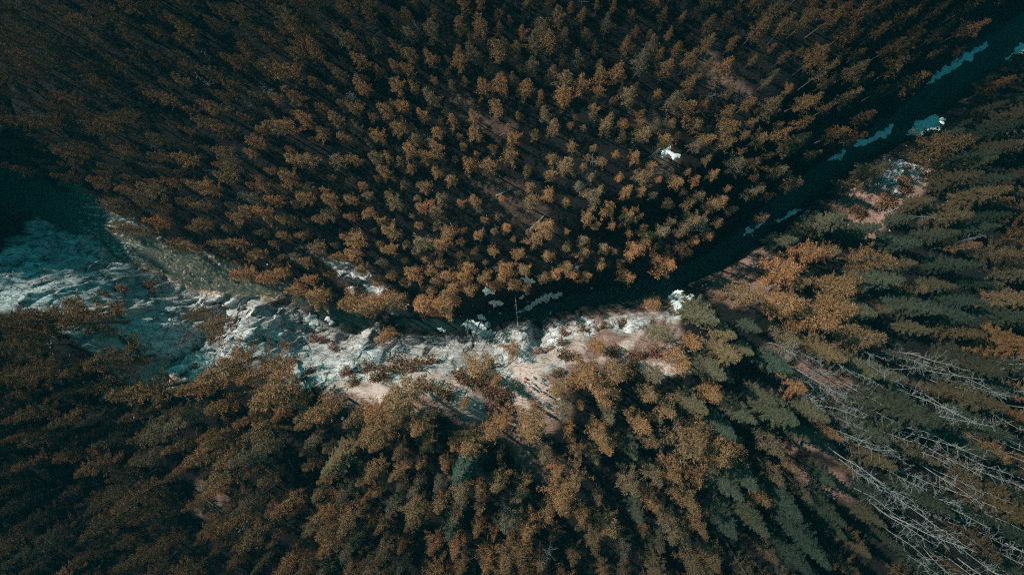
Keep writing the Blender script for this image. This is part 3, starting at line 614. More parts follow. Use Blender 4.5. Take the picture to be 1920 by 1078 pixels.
ME_SH = [(1.2, mk(0, 'foliage', lv, MAT_SHRUB), mk(0, 'stem', st, MAT_BARK)) for lv, st in SH]
KIND = {'slender_pine': (ME_SL, 'crown', 'pine'), 'pine_tree': (ME_PI, 'crown', 'pine'), 'spruce_tree': (ME_SP, 'crown', 'spruce'), 'bare_tree': (ME_BA, 'branch_crown', 'bare tree'), 'shrub': (ME_SH, 'foliage', 'shrub')}
rnd = random.Random(7)
def plant(kind, x, y, z, sc, label, group, tint=None, shade_tone=1.0, var=None, tilt=0.03, wide=1.0):
    meshes, part, cat = KIND[kind]; H, cm, tm = meshes[rnd.randrange(len(meshes)) if var is None else var]
    e = link(kind, None, None, (x, y, z - 0.05)); e.rotation_euler = (rnd.gauss(0, tilt), rnd.gauss(0, tilt), rnd.uniform(0, 6.283)); e.scale = (sc * wide, sc * wide, sc)
    tag(e, label, cat, group)
    c = link(part, cm, e); c['tint'] = float(tint if tint is not None else rnd.random()); c['shade_tone'] = float(shade_tone)
    link('stem' if kind == 'shrub' else 'trunk', tm, e)
    return e

# ------------------------------------------------------------------ where trees stand
polyN = [p[:2] for p in toeN]; polyS = [p[:2] for p in toeS]
dRockW = rockW
class Spots:
    def __init__(s): s.d = {}
    def ok(s, x, y, r_):
        i, j = int(x // 8), int(y // 8)
        for a in (-1, 0, 1):
            for b in (-1, 0, 1):
                for (u, v, q) in s.d.get((i + a, j + b), ()):
                    if (u - x) ** 2 + (v - y) ** 2 < (0.5 * (r_ + q)) ** 2: return False
        return True
    def put(s, x, y, r_): s.d.setdefault((int(x // 8), int(y // 8)), []).append((x, y, r_))
SPOT = Spots()
# trees read off the photograph one by one, except the first row: crown middle (px, py), crown width in px, kind
HAND = [(905, 522, 30, 'n'), (925, 535, 28, 'n'), (965, 528, 30, 'n'), (990, 505, 30, 'n'), (1015, 520, 28, 'n'), (985, 537, 26, 'n'), (850, 545, 32, 'n'), (835, 540, 30, 'n'), (1075, 515, 28, 'n'), (1097, 522, 26, 'n'), (945, 505, 30, 'n'), (880, 505, 32, 'n'),  # rim pines added so their shade falls on the gorge snow
        (760, 742, 78, 'p'), (900, 690, 62, 'p'), (957, 656, 36, 'p'), (1123, 652, 44, 'p'), (1100, 699, 58, 'p'), (1153, 695, 50, 'p'), (1140, 735, 62, 'p'), (1052, 728, 34, 'p'), (1056, 762, 38, 'o'), (997, 788, 70, 'p'), (920, 795, 52, 'p'), (890, 820, 56, 'p'),
        (948, 784, 32, 'p'), (867, 758, 24, 'p'), (667, 785, 46, 'p'), (613, 773, 62, 'p'), (720, 805, 62, 'p'), (790, 798, 48, 'p'), (728, 626, 36, 'p'), (430, 685, 74, 'p'), (507, 695, 70, 'p'), (525, 729, 80, 'p'), (372, 729, 62, 'p'),
        (213, 682, 82, 'p'), (283, 738, 72, 'p'), (100, 590, 76, 'p'), (160, 612, 84, 'p'), (50, 610, 80, 'p'), (404, 604, 44, 'p'), (363, 584, 34, 'p'), (1243, 630, 46, 'o'), (1227, 572, 44, 'p'), (1320, 590, 84, 's'), (1400, 565, 54, 'p'), (1465, 573, 64, 'p'), (1463, 503, 66, 'p'),
        (1477, 452, 48, 's'), (1557, 419, 76, 's'), (1510, 472, 74, 'p'), (1627, 482, 62, 'p'), (1567, 532, 84, 'p'), (1510, 602, 66, 'p'), (1607, 635, 66, 'p'), (1567, 579, 74, 'p'), (1560, 662, 64, 's'), (1270, 672, 54, 'p'), (1297, 642, 42, 'p'), (1370, 672, 76, 's'), (1363, 622, 54, 's'), (1340, 695, 64, 's'),
        (1750, 275, 92, 'p'), (1700, 780, 130, 's'), (1480, 790, 84, 's'), (1340, 860, 90, 'p'), (1290, 835, 80, 'p'), (1210, 740, 46, 'p'), (1250, 758, 48, 'p'), (1300, 770, 60, 's'), (1395, 780, 62, 's'), (1430, 745, 50, 's'), (1500, 715, 40, 'p'), (1190, 795, 60, 'p'), (1310, 815, 52, 'p'), (1840, 690, 80, 's'),
        (1505, 262, 52, 'S'), (1487, 342, 30, 'n'), (1562, 252, 32, 'n'), (1590, 262, 28, 'n'), (1176, 520, 36, 'n'), (1243, 497, 44, 'n'), (1130, 495, 26, 'n'), (690, 572, 52, 'n'), (720, 560, 40, 'n'), (655, 560, 44, 'n'), (800, 578, 46, 'n'), (828, 565, 34, 'n'), (822, 585, 30, 'n'), (848, 575, 40, 'n'), (790, 572, 36, 'n'), (745, 560, 44, 'n'),
        (600, 555, 46, 'n'), (560, 545, 34, 'n'), (500, 520, 34, 'n'), (457, 512, 40, 'n'), (1420, 412, 22, 'n'), (1350, 415, 22, 'n'), (1330, 435, 24, 'n'), (1290, 475, 20, 'n'), (1100, 480, 28, 'n'), (1060, 505, 30, 'n'), (1042, 512, 26, 'n'), (945, 520, 28, 'n'), (880, 545, 26, 'n'), (870, 520, 30, 'n'),
        (930, 715, 28, 'p'), (1232, 702, 50, 'o'), (700, 772, 44, 'p'), (742, 772, 40, 'p')]
WIDE = {'p': 4.8, 'o': 4.8, 's': 7.2, 'S': 7.2, 'n': 3.6}
def lab_at(kind, px, py):
    """the label of the stand a tree belongs to"""
    if kind == 'slender_pine':
        if py > 470 and px < 800: L = 'slender pine on the bank just above the stony shallow water'
        elif py > 455: L = 'slender pine on the rim above the narrow dark gorge'
        elif px > 1330: L = 'slender pine half sunk in shade near the dark river reach'
        elif px > 1150 and py > 180: L = 'small round topped pine around the bright snow clearing'
        elif py < 180 and px > 900: L = 'slender pine in the tall stand along the photo top edge'
        elif py < 230: L = 'dull brown slender pine in the dimmest upper corner stand'
        elif px < 560: L = 'leaning looking slender pine in the dense stand above the bank'
        else: L = 'rust topped slender pine round the glade with fallen logs'
    elif kind == 'pine_tree':
        if px > 1300 and py < 600: L = 'rust coloured broad pine on the pink scree slope'
        elif px > 1300: L = 'broad pine mixed among dark spruces beside the bare trees'
        elif px < 420: L = 'dull broad pine in the forest below the teal rock slabs'
        elif py > 900: L = 'tall broad pine in the stand along the photo bottom edge'
        elif px < 800: L = 'broad orange brown pine behind the fluted white ridge'
        else: L = 'orange brown broad pine in the stand behind the hikers'
    else:
        L = 'dark spruce on the steep slope over the snow bank' if py < 420 else ('dark feathery spruce between the pink scree and bare trees' if py < 640 else 'dark feathery spruce growing among the bare trees')
    return L
def vignette_at(px, py, kind):
    """vignette painted into the needle colour, darker away from the middle"""
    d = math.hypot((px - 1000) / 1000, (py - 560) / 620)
    return 1.25 - 0.95 * float(sstep(0.2, 1.08, d)) + rnd.uniform(-0.1, 0.1)  # needles darken toward the frame corners like a vignette
TREES = []                                        # kind, x, y, z, scale, tint, tone, wide, hand
for px, py, wpx, k in HAND:
    kind = {'p': 'pine_tree', 'o': 'pine_tree', 's': 'spruce_tree', 'S': 'spruce_tree', 'n': 'slender_pine'}[k]
    Hm = {'pine_tree': 17, 'spruce_tree': 21, 'slender_pine': 16}[kind]; sc = 1.0
    for _ in range(3):
        x, y, z = place(px, py, Hm * sc * 0.72); wm = wpx * (HC - z - Hm * sc * 0.72) / FPX; sc = min(1.25, max(0.45, 0.35 + 0.65 * wm / WIDE[k]))
    wd_ = min(1.35, max(0.8, wm / (WIDE[k] * sc)))
    TREES.append([kind, x, y, z, sc, 0.1 if k == 'o' else rnd.uniform(0.35, 0.9), vignette_at(px, py, kind), wd_, True]); SPOT.put(x, y, min(wm, 6) * 0.9)
rng = np.random.default_rng(42)
N_TRY = 60000
cx = rng.uniform(-186, 150, N_TRY); cy = rng.uniform(-98, 98, N_TRY)
cz, crk, cpt, cbed = full_h(cx, cy)
cpx, cpy = w2pix(cx, cy, cz)
dens = 0.5 + 0.5 * fbm(cx / 14, cy / 14, 3, 222)
rk_b = np.max([poly_sd(cx, cy, P) for P in rockW[:2]], 0)
riverpoly = polyS + polyN[::-1]
rv_sd = poly_sd(cx, cy, riverpoly)
slp = np.hypot(base_h(cx + 0.5, cy) - base_h(cx - 0.5, cy), base_h(cx, cy + 0.5) - base_h(cx, cy - 0.5))
open_m = in_poly(cpx, cpy, OPEN) | in_poly(cpx, cpy, OPEN_R) | in_poly(cpx, cpy, OPEN_R2)
for P in S_CLEAR: open_m |= in_poly(cpx, cpy, P)
bare_m = in_poly(cpx, cpy, BARE); openb = in_poly(cpx, cpy, OPEN_B)
nclear = np.zeros(N_TRY)
for P, f in N_CLEAR: nclear = np.maximum(nclear, in_poly(cpx, cpy, P) * f)
ysh = np.interp(cpx, [p[0] for p in NORTH_TOE], [p[1] for p in NORTH_TOE])
for i in range(N_TRY):
    if rk_b[i] > -1.0 or rv_sd[i] > -2.0 or cpt[i] > 0.2 or slp[i] > 2.2 or open_m[i]: continue
    x, y, z, px, py = cx[i], cy[i], cz[i], cpx[i], cpy[i]
    north = py < ysh[i]
    if north:
        if rnd.random() < nclear[i]: continue
        if rnd.random() < 0.12: r_, kind, sc = 2.2, 'slender_pine', rnd.uniform(0.4, 0.6)
        else: r_, kind, sc = 2.25 + 2.3 * (1 - dens[i]), 'slender_pine', 0.5 + 0.6 * rnd.random() ** 0.9
        tint = min(1, max(0, rnd.gauss(0.5, 0.22)))
    else:
        spr = 0.72 if (px > 1560 or (px > 1330 and py > 640)) else (0.25 if px > 1300 else (0.06 if px < 900 else 0.1))
        if bare_m[i] and rnd.random() < 0.45: continue
        if openb[i]: continue
        if rnd.random() < spr: kind, r_, sc = 'spruce_tree', 4.0, 0.5 + 0.6 * rnd.random()
        else: kind, r_, sc = 'pine_tree', 2.5 + 1.9 * (1 - dens[i]), 0.48 + 0.6 * rnd.random()
        tint = min(1, max(0, rnd.gauss(0.47, 0.24)))
        if px > 1350: tint *= 0.65
        if kind == 'spruce_tree': tint = rnd.random() ** 1.5 * 0.9
    if not SPOT.ok(x, y, r_): continue
    SPOT.put(x, y, r_); TREES.append([kind, x, y, z, sc, tint, vignette_at(px, py, kind), rnd.uniform(0.88, 1.15), False])
# the 290 of a kind that show largest become single trees, the others one wood
def shown(t_):
    Hm = {'pine_tree': 17, 'spruce_tree': 21, 'slender_pine': 16}[t_[0]] * t_[4]
    a, b = w2pix(t_[1], t_[2], t_[3] + 0.75 * Hm); ins = (-10 < a < 1930) and (-10 < b < 1088)
    return a, b, ins, t_[4] * t_[7] / (HC - t_[3] - 0.75 * Hm)
byk = {}
for t_ in TREES: byk.setdefault(t_[0], []).append((shown(t_), t_))
rest = []
for kind, L in byk.items():
    vis = sorted([q for q in L if q[0][2]], key=lambda q: (not q[1][8], -q[0][3])); single = vis[:296]; rest += vis[296:] + [q for q in L if not q[0][2]]
    pass
    for (a, b, _i, _s), t_ in single:
        lab = lab_at(kind, a, b)
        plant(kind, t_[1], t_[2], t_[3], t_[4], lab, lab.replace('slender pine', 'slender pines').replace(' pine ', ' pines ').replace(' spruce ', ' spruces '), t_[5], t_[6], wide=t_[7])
GV, GF, GL, GT, GN_, TV, TF = [], [], [], [], [], [], []; nv = 0; ntv = 0
for _q, t_ in rest:
    kind, x, y, z, sc, tint, shade_tone, wide, _h = t_
    src = {'slender_pine': SL, 'pine_tree': PI_, 'spruce_tree': SP}[kind]; H, g, tk = src[rnd.randrange(len(src))]
    a = rnd.uniform(0, 6.283); ca, sa = math.cos(a), math.sin(a); Mx = np.array([[ca, -sa, 0], [sa, ca, 0], [0, 0, 1]]) @ np.diag([sc * wide, sc * wide, sc])
    v = g[0] @ Mx.T + [x, y, z]; GV.append(v); GF.append(g[1] + nv); GL.append(g[2]); GT.append(np.full(len(v), tint)); GN_.append(np.full(len(v), shade_tone)); nv += len(v)
    v = tk[0] @ Mx.T + [x, y, z]; TV.append(v); TF.append(tk[1] + ntv); ntv += len(v)
if rest:
    fo = mesh_np('forest', np.concatenate(GV), np.concatenate(GF), MAT_FOREST, {'leaf': np.concatenate(GL), 'tint': np.concatenate(GT), 'shade_tone': np.concatenate(GN_)})
    fo = link('forest', fo); tag(fo, 'the mass of smaller pines filling the forest between the nearer trees', 'forest', None, 'stuff')
    tag(link('forest_trunks', mesh_np('forest_trunks', np.concatenate(TV), np.concatenate(TF), MAT_BARK), fo), kind='stuff')

# ------------------------------------------------------------------ bare trees
nb = 0; BS = Spots()
for i in range(N_TRY):
    if not bare_m[i] or nb >= 135: continue
    px = cpx[i]
    if rnd.random() > 0.55 + 0.45 * float(sstep(1480, 1750, px)): continue
    if not BS.ok(cx[i], cy[i], 2.5): continue
    BS.put(cx[i], cy[i], 2.5); nb += 1
    plant('bare_tree', cx[i], cy[i], cz[i], rnd.uniform(0.8, 1.15), 'pale leafless tree in the bare stand beside the dark spruces', 'leafless trees of the bare stand', tilt=0.06)
for px, py, s_, lab in [(1470, 700, .8, 'silvery leafless tree at the near corner of the spruce stand'), (1735, 400, .7, 'leafless grey tree beside the pale scree'), (1815, 460, .75, 'fan shaped leafless tree among rust pines'), (1345, 640, .6, 'grey leafless tree under the rim spruces'),
                        (1110, 300, .65, 'pale grey dead tree in the sunny north glade'), (1105, 325, .55, 'smaller grey dead tree below the pale one in the glade'), (905, 400, .5, 'grey dead top between rust pines beside the thin log'), (500, 172, .6, 'teal grey dead tree in the dim upper stand'),
                        (1040, 1030, .8, 'grey dead tree by the photo bottom edge'), (903, 930, .6, 'small grey dead tree amid orange pines'), (530, 945, .55, 'grey dead tree next to the fallen trunks')]:
    x, y, z = place(px, py, 12 * s_); plant('bare_tree', x, y, z, s_, lab, None, tilt=0.08)

nd = 0
for i in range(N_TRY):
    if nd >= 24: break
    if cpy[i] > ysh[i] - 40 or not (20 < cpx[i] < 1350 and cpy[i] > 10) or nclear[i] > 0 or not SPOT.ok(cx[i], cy[i], 2.2): continue
    nd += 1; SPOT.put(cx[i], cy[i], 2.2); plant('bare_tree', cx[i], cy[i], cz[i], rnd.uniform(0.45, 0.65), 'small grey dead tree standing between the upper forest pines', 'grey dead trees of the upper forest', tilt=0.07)
# ------------------------------------------------------------------ shrubs on the rim
SHR = [(803, 680, 46), (878, 715, 52), (905, 720, 46), (1006, 664, 32), (1065, 668, 40), (1035, 655, 22), (600, 638, 40), (627, 655, 28), (745, 690, 58), (715, 705, 46), (775, 695, 44), (690, 690, 34), (408, 640, 36), (445, 665, 26), (500, 640, 22), (530, 650, 28), (225, 585, 30), (235, 640, 30), (255, 655, 26),
       (265, 672, 24), (195, 555, 26), (225, 545, 34), (280, 540, 32), (210, 575, 26), (1190, 665, 34), (1185, 690, 36), (1150, 660, 30), (1225, 660, 34), (1095, 620, 30), (1130, 615, 28), (1165, 610, 30), (1060, 625, 24), (925, 690, 30), (835, 735, 40), (800, 725, 44), (860, 705, 34), (1055, 645, 24),
       (345, 705, 24), (365, 690, 20), (395, 660, 20), (650, 700, 30), (665, 715, 30), (580, 700, 30), (940, 740, 34), (915, 735, 30), (925, 760, 34), (945, 760, 30), (1380, 540, 34), (1420, 520, 30), (1350, 560, 26), (1690, 350, 36), (1660, 380, 40), (1610, 400, 34), (1045, 700, 24), (1075, 710, 30)]
GRP = [('reddish brown shrub on the pale cliff top near the hikers', 'cliff top shrubs near the hikers'), ('dark brown shrub clinging to the teal rock slabs', 'shrubs on the rock slabs'), ('low shrub on the pink scree slope', 'shrubs on the scree')]
for px, py, wpx in SHR:
    x, y, z = place(px, py, 0.8); s_ = 1.15 * wpx * (HC - z) / FPX / 2.9; g = 2 if px > 1300 else (1 if px < 560 else 0)
    if (px, py) == (1006, 664): plant('shrub', x, y, z, s_, 'round red brown shrub alone on the bare ground by the promontory', None, 0.95)
    else: plant('shrub', x, y, z, s_, *GRP[g], rnd.uniform(0.2, 1.0))

# ------------------------------------------------------------------ fallen logs
LOGS = [(972, 614, 966, 552, 0.16, 'long thin pole leaning from the cliff promontory into the gorge'), (930, 368, 963, 353, 0.2, 'thin fallen log beside the grey dead top in the glade'), (987, 437, 1022, 403, 0.2, 'pale straight log lying in the sunny glade'),
        (813, 433, 830, 425, 0.18, 'short pale log under the orange pines'), (900, 457, 913, 403, 0.12, 'thin dark pole lying between glade pines'), (1520, 723, 1557, 763, 0.25, 'thick silvery log crossing the bare patch'), (1497, 718, 1537, 720, 0.22, 'pale log lying level at the top of the bare patch'),
        (1510, 903, 1565, 934, 0.24, 'pale log slanting over the red undergrowth'), (450, 995, 473, 965, 0.22, 'paler of the crossed logs in the lower forest'), (456, 992, 470, 970, 0.16, 'thinner of the crossed logs in the lower forest'), (386, 1018, 392, 1000, 0.2, 'short white log in the dark lower forest'),
        (878, 598, 878, 634, 0.14, 'thin trunk lying across the flat snow slab'), (902, 600, 887, 637, 0.2, 'thicker trunk lying aslant on the flat snow slab'), (1400, 545, 1440, 535, 0.14, 'thin pale stick on the pink scree'), (1545, 700, 1580, 690, 0.18, 'grey log beyond the bare patch'), (1590, 730, 1600, 712, 0.18, 'short upright looking log at the bare patch edge'),
        (1530, 770, 1545, 735, 0.16, 'dark thin log crossing the silvery one'), (1658, 402, 1688, 388, 0.15, 'pale stick below the white boulders')]
for a, b, c, d, r_, lab in LOGS:
    p, q = place(a, b), place(c, d); g = Geo(); L = []
    p = np.array(p); q = np.array(q)
    zs = [hgt(*(p + (q - p) * t)[:2]) for t in np.linspace(0, 1, 8)]
    lift = max(0.0, max(zs[i] - (p[2] + (q[2] - p[2]) * i / 7) for i in range(8))) if lab.startswith('long thin') is False else 0.15
    pts = [p + (q - p) * t - p + [0, 0, lift + r_ * 0.8 + 0.1 * math.sin(3 * t)] for t in np.linspace(0, 1, 8)]
    if 'slab' in lab: pts = [u + [0, 0, 0.5] for u in pts]
    g.tube(pts, np.linspace(r_, r_ * 0.5, 8), 8)
    k = random.Random(int(a * 7 + b))
    for _ in range(7):
        t = k.uniform(0.4, 0.98); i = int(t * 7); s0 = np.array(pts[i]); e = np.array([k.gauss(0, 1), k.gauss(0, 1), abs(k.gauss(0, 0.6)) + 0.1]); e /= np.linalg.norm(e)
        g.tube([s0, s0 + e * 0.5, s0 + e * k.uniform(0.8, 1.6)], [0.05, 0.035, 0.015], 4)
    tag(link('fallen_log', mesh_np('fallen_log', *g.arr(), MAT_PALE), loc=p), lab, 'log', 'fallen logs')

# ------------------------------------------------------------------ loose stones and ground cover (uncountable)
def rock_unit(seed):
    bm = bmesh.new(); bmesh.ops.create_icosphere(bm, subdivisions=1, radius=1); r_ = np.random.default_rng(seed)
    V = np.array([v.co[:] for v in bm.verts]) * r_.uniform(0.65, 1.15, (len(bm.verts), 1)); F = np.array([[v.index for v in f.verts] for f in bm.faces]); bm.free(); return V, F
ROCKS = [rock_unit(i) for i in range(6)]
sxs = rng.uniform(-125, 125, 9000); sys_ = rng.uniform(-80, 80, 9000); sz, srk, spt, sbed = full_h(sxs, sys_); spx, spy = w2pix(sxs, sys_, sz)
near = np.maximum(np.max([poly_sd(sxs, sys_, P) for P in rockW[:2]], 0), np.where(poly_sd(sxs, sys_, rockW[3]) > -0.6, 0, -50))
V, F, AR = [], [], []; nv = 0
for i in range(9000):
    p_ok = 0.9 if (near[i] > -9 and near[i] < 6 and sbed[i] < 0.1) or in_poly(np.array([spx[i]]), np.array([spy[i]]), OPEN_R)[0] or in_poly(np.array([spx[i]]), np.array([spy[i]]), OPEN_R2)[0] else 0.0
    shal = sbed[i] > 0.5 and 120 < spx[i] < 600
    if shal: p_ok = 0.55
    if rnd.random() > p_ok: continue
    v, f = ROCKS[rnd.randrange(6)]; s_ = (0.25 + 0.75 * rnd.random() ** 3) if shal else 0.12 + 0.4 * rnd.random() ** 3; a = rnd.uniform(0, 6.28)
    Mx = np.array([[math.cos(a), -math.sin(a), 0], [math.sin(a), math.cos(a), 0], [0, 0, 1]]) @ np.diag([s_ * rnd.uniform(.8, 1.4), s_, s_ * 0.7])
    V.append(v @ Mx.T + [sxs[i], sys_[i], (ZW - 0.25 * s_ if shal else sz[i] + 0.1 * s_)]); F.append(f + nv); nv += len(v); AR.append(np.full(len(v), 0.3 if shal else 0.7))
V = np.concatenate(V); F = np.concatenate(F)
tag(link('rubble', mesh_np('rubble', V, F, MAT_GROUND, {'rock': np.concatenate(AR), 'duff_shade': np.full(len(V), 0.3), 'path': np.zeros(len(V)), 'bed': np.zeros(len(V))})), 'pale stones strewn over the cliff top, scree and banks', 'stones', None, 'stuff')
def undergrowth(nn, seed):
    r_ = np.random.default_rng(seed); x = r_.uniform(-130, 130, nn); y = r_.uniform(-85, 85, nn); z, rk, pt, bd = full_h(x, y)
    d = fbm(x / 6, y / 6, 3, 401); k = (rk < 0.35) & (pt < 0.25) & (bd < 0.05) & (d > -0.25 + r_.uniform(0, 0.5, nn)) | ((rk > 0.5) & (bd < 0.05) & (fbm(x / 3, y / 3, 3, 77) > 0.3))
    x, y, z = x[k], y[k], z[k]; C = np.stack([x, y, z + 0.12], 1); m = len(C)
    v, f, lf = leaves(r_, C, r_.uniform(0.2, 0.55, m), 9, 0.26, 0.09, 0.6); df = bilin(FGX, FGY, DUFF_SHADE[np.ix_((GY > -85.1) & (GY < 85.1), (GX > -135.1) & (GX < 135.1))], x, y)
    return v, f, lf, np.repeat(1 - 0.86 * df, 36), np.repeat(np.clip(0.55 + 0.6 * fbm(x / 9, y / 9, 2, 55) + r_.normal(0, 0.15, m), 0, 1), 36)  # tufts darkened along with the painted floor shade
_a = undergrowth(42000, 5)
def heath(nn, seed):
    r_ = np.random.default_rng(seed); x = r_.uniform(-62, 95, nn); y = r_.uniform(-36, 34, nn); z, rk, pt, bd = full_h(x, y); px, py = w2pix(x, y, z)
    k = (in_poly(px, py, OPEN) | in_poly(px, py, OPEN_R) | in_poly(px, py, OPEN_R2)) & (pt < 0.2) & (bd < 0.05) & (fbm(x / 2.6, y / 2.6, 4, 808) > -0.12 + 0.5 * rk + r_.uniform(-0.1, 0.15, nn))
    x, y, z = x[k], y[k], z[k]; m = len(x); v, f, lf = leaves(r_, np.stack([x, y, z + 0.1], 1), r_.uniform(0.18, 0.42, m), 9, 0.2, 0.07, 0.6)
    return v, f, lf, np.ones(36 * m), np.repeat(np.clip(r_.normal(0.6, 0.25, m), 0, 1), 36)
_b = heath(16000, 6)
v = np.concatenate([_a[0], _b[0]]); f = np.concatenate([_a[1], _b[1] + len(_a[0])]); lf, tn2, tn = (np.concatenate([_a[i], _b[i]]) for i in (2, 3, 4))
tag(link('undergrowth', mesh_np('undergrowth', v, f, MAT_UNDER, {'leaf': lf, 'tint': tn, 'shade_tone': tn2})), 'dry brown grass and low heath on the forest floor', 'undergrowth', None, 'stuff')

# ------------------------------------------------------------------ people
def col_mat(name, c):
    m, t, out = new_mat(name); b = NB(t); P = b.n('ShaderNodeTexCoord').outputs['Object']
    b.principled(out, b.mix(b.noise(P, 9, 3), c, tuple(v * 0.75 for v in c)), 0.75); return m
SKIN = col_mat('skin', (0.5, 0.3, 0.22)); HAIR = col_mat('dark_hair', (0.03, 0.02, 0.015)); SHOE = col_mat('boots', (0.05, 0.04, 0.035)); TROU = col_mat('dark_trousers', (0.03, 0.035, 0.05))
JACK = {k: col_mat(k + '_jacket', c) for k, c in {'red': (0.62, 0.03, 0.04), 'teal': (0.02, 0.30, 0.36), 'blue': (0.03, 0.16, 0.34), 'orange': (0.75, 0.17, 0.03), 'white': (0.75, 0.72, 0.7), 'grey': (0.3, 0.32, 0.34), 'black': (0.02, 0.02, 0.025), 'maroon': (0.22, 0.02, 0.04), 'yellow': (0.75, 0.42, 0.06), 'cyan': (0.05, 0.52, 0.58)}.items()}
def person_mesh(pose):
    st = {'stand': 0.0, 'walk': 0.22, 'hold': 0.05}[pose]; J = {}; E = []; rad = {}
    def j(nm, co, r_, par=None):
        J[nm] = co; rad[nm] = r_
        if par: E.append((par, nm))
    j('pelvis', (0, 0, 0.95), 0.135); j('waist', (0, 0.01, 1.08), 0.125, 'pelvis'); j('chest', (0, 0, 1.28), 0.185, 'waist'); j('neck0', (0, 0, 1.44), 0.075, 'chest'); j('neck', (0, 0.01, 1.50), 0.055, 'neck0'); j('jaw', (0, 0.025, 1.575), 0.075, 'neck'); j('head', (0, 0.005, 1.66), 0.098, 'jaw'); j('crown', (0, -0.005, 1.735), 0.06, 'head'); j('nose', (0, 0.115, 1.615), 0.016, 'jaw')
    for s, t in ((-1, 'l'), (1, 'r')):
        f = st * s
        j('hip' + t, (0.1 * s, 0, 0.9), 0.1, 'pelvis'); j('knee' + t, (0.105 * s, f * 0.6 + 0.015, 0.5), 0.065, 'hip' + t); j('ankle' + t, (0.11 * s, f - 0.01 - (0.05 if f < 0 else 0), 0.09), 0.045, 'knee' + t); j('toe' + t, (0.125 * s, f + 0.17, 0.04), 0.04, 'ankle' + t)
        j('sh' + t, (0.2 * s, 0, 1.41), 0.09, 'chest'); 
        if pose == 'hold': el, wr = (0.25 * s, 0.03, 1.13), (0.13 * s, 0.25, 1.2)
        else: el, wr = (0.25 * s, -f * 0.5 - 0.02, 1.13), (0.27 * s, -f * 0.9 + 0.06, 0.88)
        j('el' + t, el, 0.05, 'sh' + t); j('wr' + t, wr, 0.033, 'el' + t)
        d = np.array(wr) - np.array(el); d /= np.linalg.norm(d); palm = np.array(wr) + d * 0.07; j('palm' + t, tuple(palm), 0.034, 'wr' + t)
        sdv = np.cross(d, [s * 1.0, 0, 0]); sdv /= np.linalg.norm(sdv) + 1e-9
        for k in range(4):
            o = sdv * (0.03 - 0.02 * k); a = palm + d * 0.03 + o; L = (0.07, 0.08, 0.075, 0.06)[k]
            j(f'f{t}{k}', tuple(a + d * L * 0.5), 0.009, 'palm' + t); j(f'g{t}{k}', tuple(a + d * L * 0.85 + np.array([-0.02 * s, 0.01, 0])), 0.008, f'f{t}{k}')
        tb = np.array(wr) + d * 0.035 + sdv * 0.04; j('th' + t, tuple(tb), 0.011, 'palm' + t); j('tt' + t, tuple(tb + d * 0.05 + sdv * 0.012), 0.009, 'th' + t)
    nm = list(J); me = bpy.data.meshes.new('person'); bm = bmesh.new(); ly = bm.verts.layers.skin.verify(); vs = {}
    for k in nm:
        v = bm.verts.new(J[k]); v[ly].radius = (rad[k], rad[k] * (0.72 if k in ('chest', 'waist', 'pelvis') else 1)); v[ly].use_root = (k == 'pelvis'); vs[k] = v
    for a, b in E: bm.edges.new((vs[a], vs[b]))
    bm.to_mesh(me); bm.free()
    o = bpy.data.objects.new('person', me); COL.objects.link(o); o.modifiers.new('skin', 'SKIN'); sb = o.modifiers.new('sub', 'SUBSURF'); sb.levels = 1
    dg = bpy.context.evaluated_depsgraph_get(); m2 = bpy.data.meshes.new_from_object(o.evaluated_get(dg)); bpy.data.objects.remove(o); bpy.data.meshes.remove(me)
    m2.materials.clear()
    for mm in (JACK['red'], TROU, SKIN, HAIR, SHOE): m2.materials.append(mm)
    for p in m2.polygons:
        c = p.center; i = 0
        if c.z < 0.13: i = 4
        elif c.z < 0.93 and abs(c.x) < 0.21: i = 1
        elif c.z > 1.49: i = 3 if (c.z > 1.68 or c.y < -0.03) else 2
        elif (pose != 'hold' and c.z < 0.88 and abs(c.x) > 0.21) or (pose == 'hold' and c.y > 0.24): i = 2
        p.material_index = i; p.use_smooth = True
    return m2
PM = {p: person_mesh(p) for p in ('stand', 'walk', 'hold')}
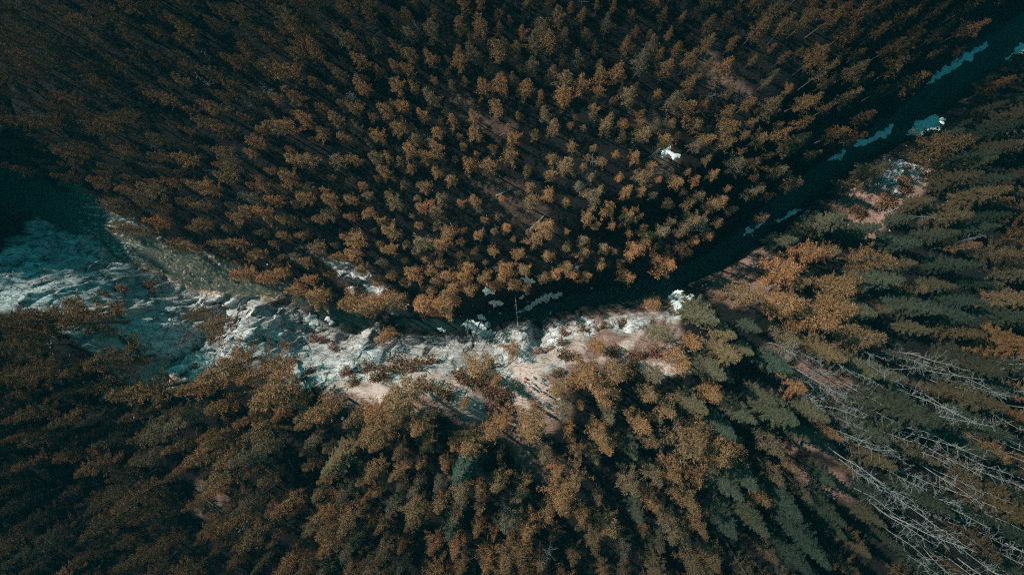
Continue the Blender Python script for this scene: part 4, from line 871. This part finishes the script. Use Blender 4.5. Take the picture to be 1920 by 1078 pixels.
PEOPLE = [(984, 709, 'red', 'stand', 'person in a red jacket, upper of the red pair'), (984, 716, 'red', 'hold', 'person in a red jacket, lower of the red pair'), (999, 707, 'white', 'stand', 'person in pale top alone at the upper end of the clearing'), (1014, 709, 'teal', 'stand', 'person in teal nearest the long tree shadow'),
          (1015, 718, 'teal', 'walk', 'person in teal walking in the middle of the clearing'), (997, 719, 'teal', 'stand', 'person in teal inside the shadow of the red pair'), (973, 720, 'teal', 'hold', 'person in dark teal standing in shrub shade'), (993, 725, 'blue', 'stand', 'person in blue at the shade edge'), (1002, 724, 'white', 'hold', 'person in white between blue and grey hikers'),
          (1000, 729, 'grey', 'stand', 'person in grey beside the orange pine crown'), (1035, 730, 'orange', 'stand', 'person in orange with a bulky pack near the pine edge'), (1026, 732, 'black', 'walk', 'person in black next to the orange hiker'), (1014, 734, 'teal', 'hold', 'person in teal touching the red hiker'), (1020, 738, 'red', 'walk', 'person in bright red beside a teal hiker'),
          (1028, 743, 'cyan', 'stand', 'person in light cyan jacket below the red hiker'), (982, 740, 'maroon', 'walk', 'person in maroon alone on pale dirt'), (1024, 756, 'blue', 'stand', 'person in blue in tree shade below the cyan hiker'), (1019, 755, 'white', 'hold', 'person in pale top in tree shade'), (1020, 775, 'yellow', 'stand', 'person in yellow under the pines'),
          (958, 774, 'white', 'stand', 'person with white top at the head of the lower file'), (961, 782, 'grey', 'walk', 'person in grey second in the lower file'), (959, 788, 'teal', 'stand', 'person in teal third in the lower file'), (957, 800, 'orange', 'hold', 'person in orange in the lower file'), (969, 794, 'cyan', 'stand', 'person in cyan, nearer of the two stepping aside'),
          (973, 796, 'teal', 'walk', 'person in teal, farther of the two stepping aside'), (959, 807, 'teal', 'stand', 'person in dark teal last in the lower file'), (891, 759, 'grey', 'walk', 'person in grey alone on the path bend')]
for px, py, c, ps, lab in PEOPLE:
    x, y, z = place(px, py, 1.4); o = link('person', PM[ps], None, (x, y, z), rnd.uniform(0, 6.28)); sc_ = rnd.uniform(0.94, 1.06); o.scale = (sc_, sc_, sc_)
    o.material_slots[0].link = 'OBJECT'; o.material_slots[0].material = JACK[c]
    if rnd.random() < 0.65: o.material_slots[3].link = 'OBJECT'; o.material_slots[3].material = JACK[c]     # hood or cap of the jacket's colour
    tag(o, lab, 'person', 'hikers on the cliff top')

# ------------------------------------------------------------------ thin teal haze added to lift the dark tones
bm = bmesh.new(); bmesh.ops.create_cube(bm, size=1.0)
for v in bm.verts: v.co = (v.co.x * 7000, v.co.y * 7000, -120 if v.co.z < 0 else HC + 20)
hm = bpy.data.meshes.new('haze'); bm.to_mesh(hm); bm.free()
m, t, out = new_mat('shadow_lift_haze'); pv = t.nodes.new('ShaderNodeVolumePrincipled')
pv.inputs['Color'].default_value = (0.05, 0.55, 0.72, 1); pv.inputs['Density'].default_value = 0.00012
t.links.new(pv.outputs[0], out.inputs['Volume']); hm.materials.append(m)
tag(link('haze', hm), kind='stuff')
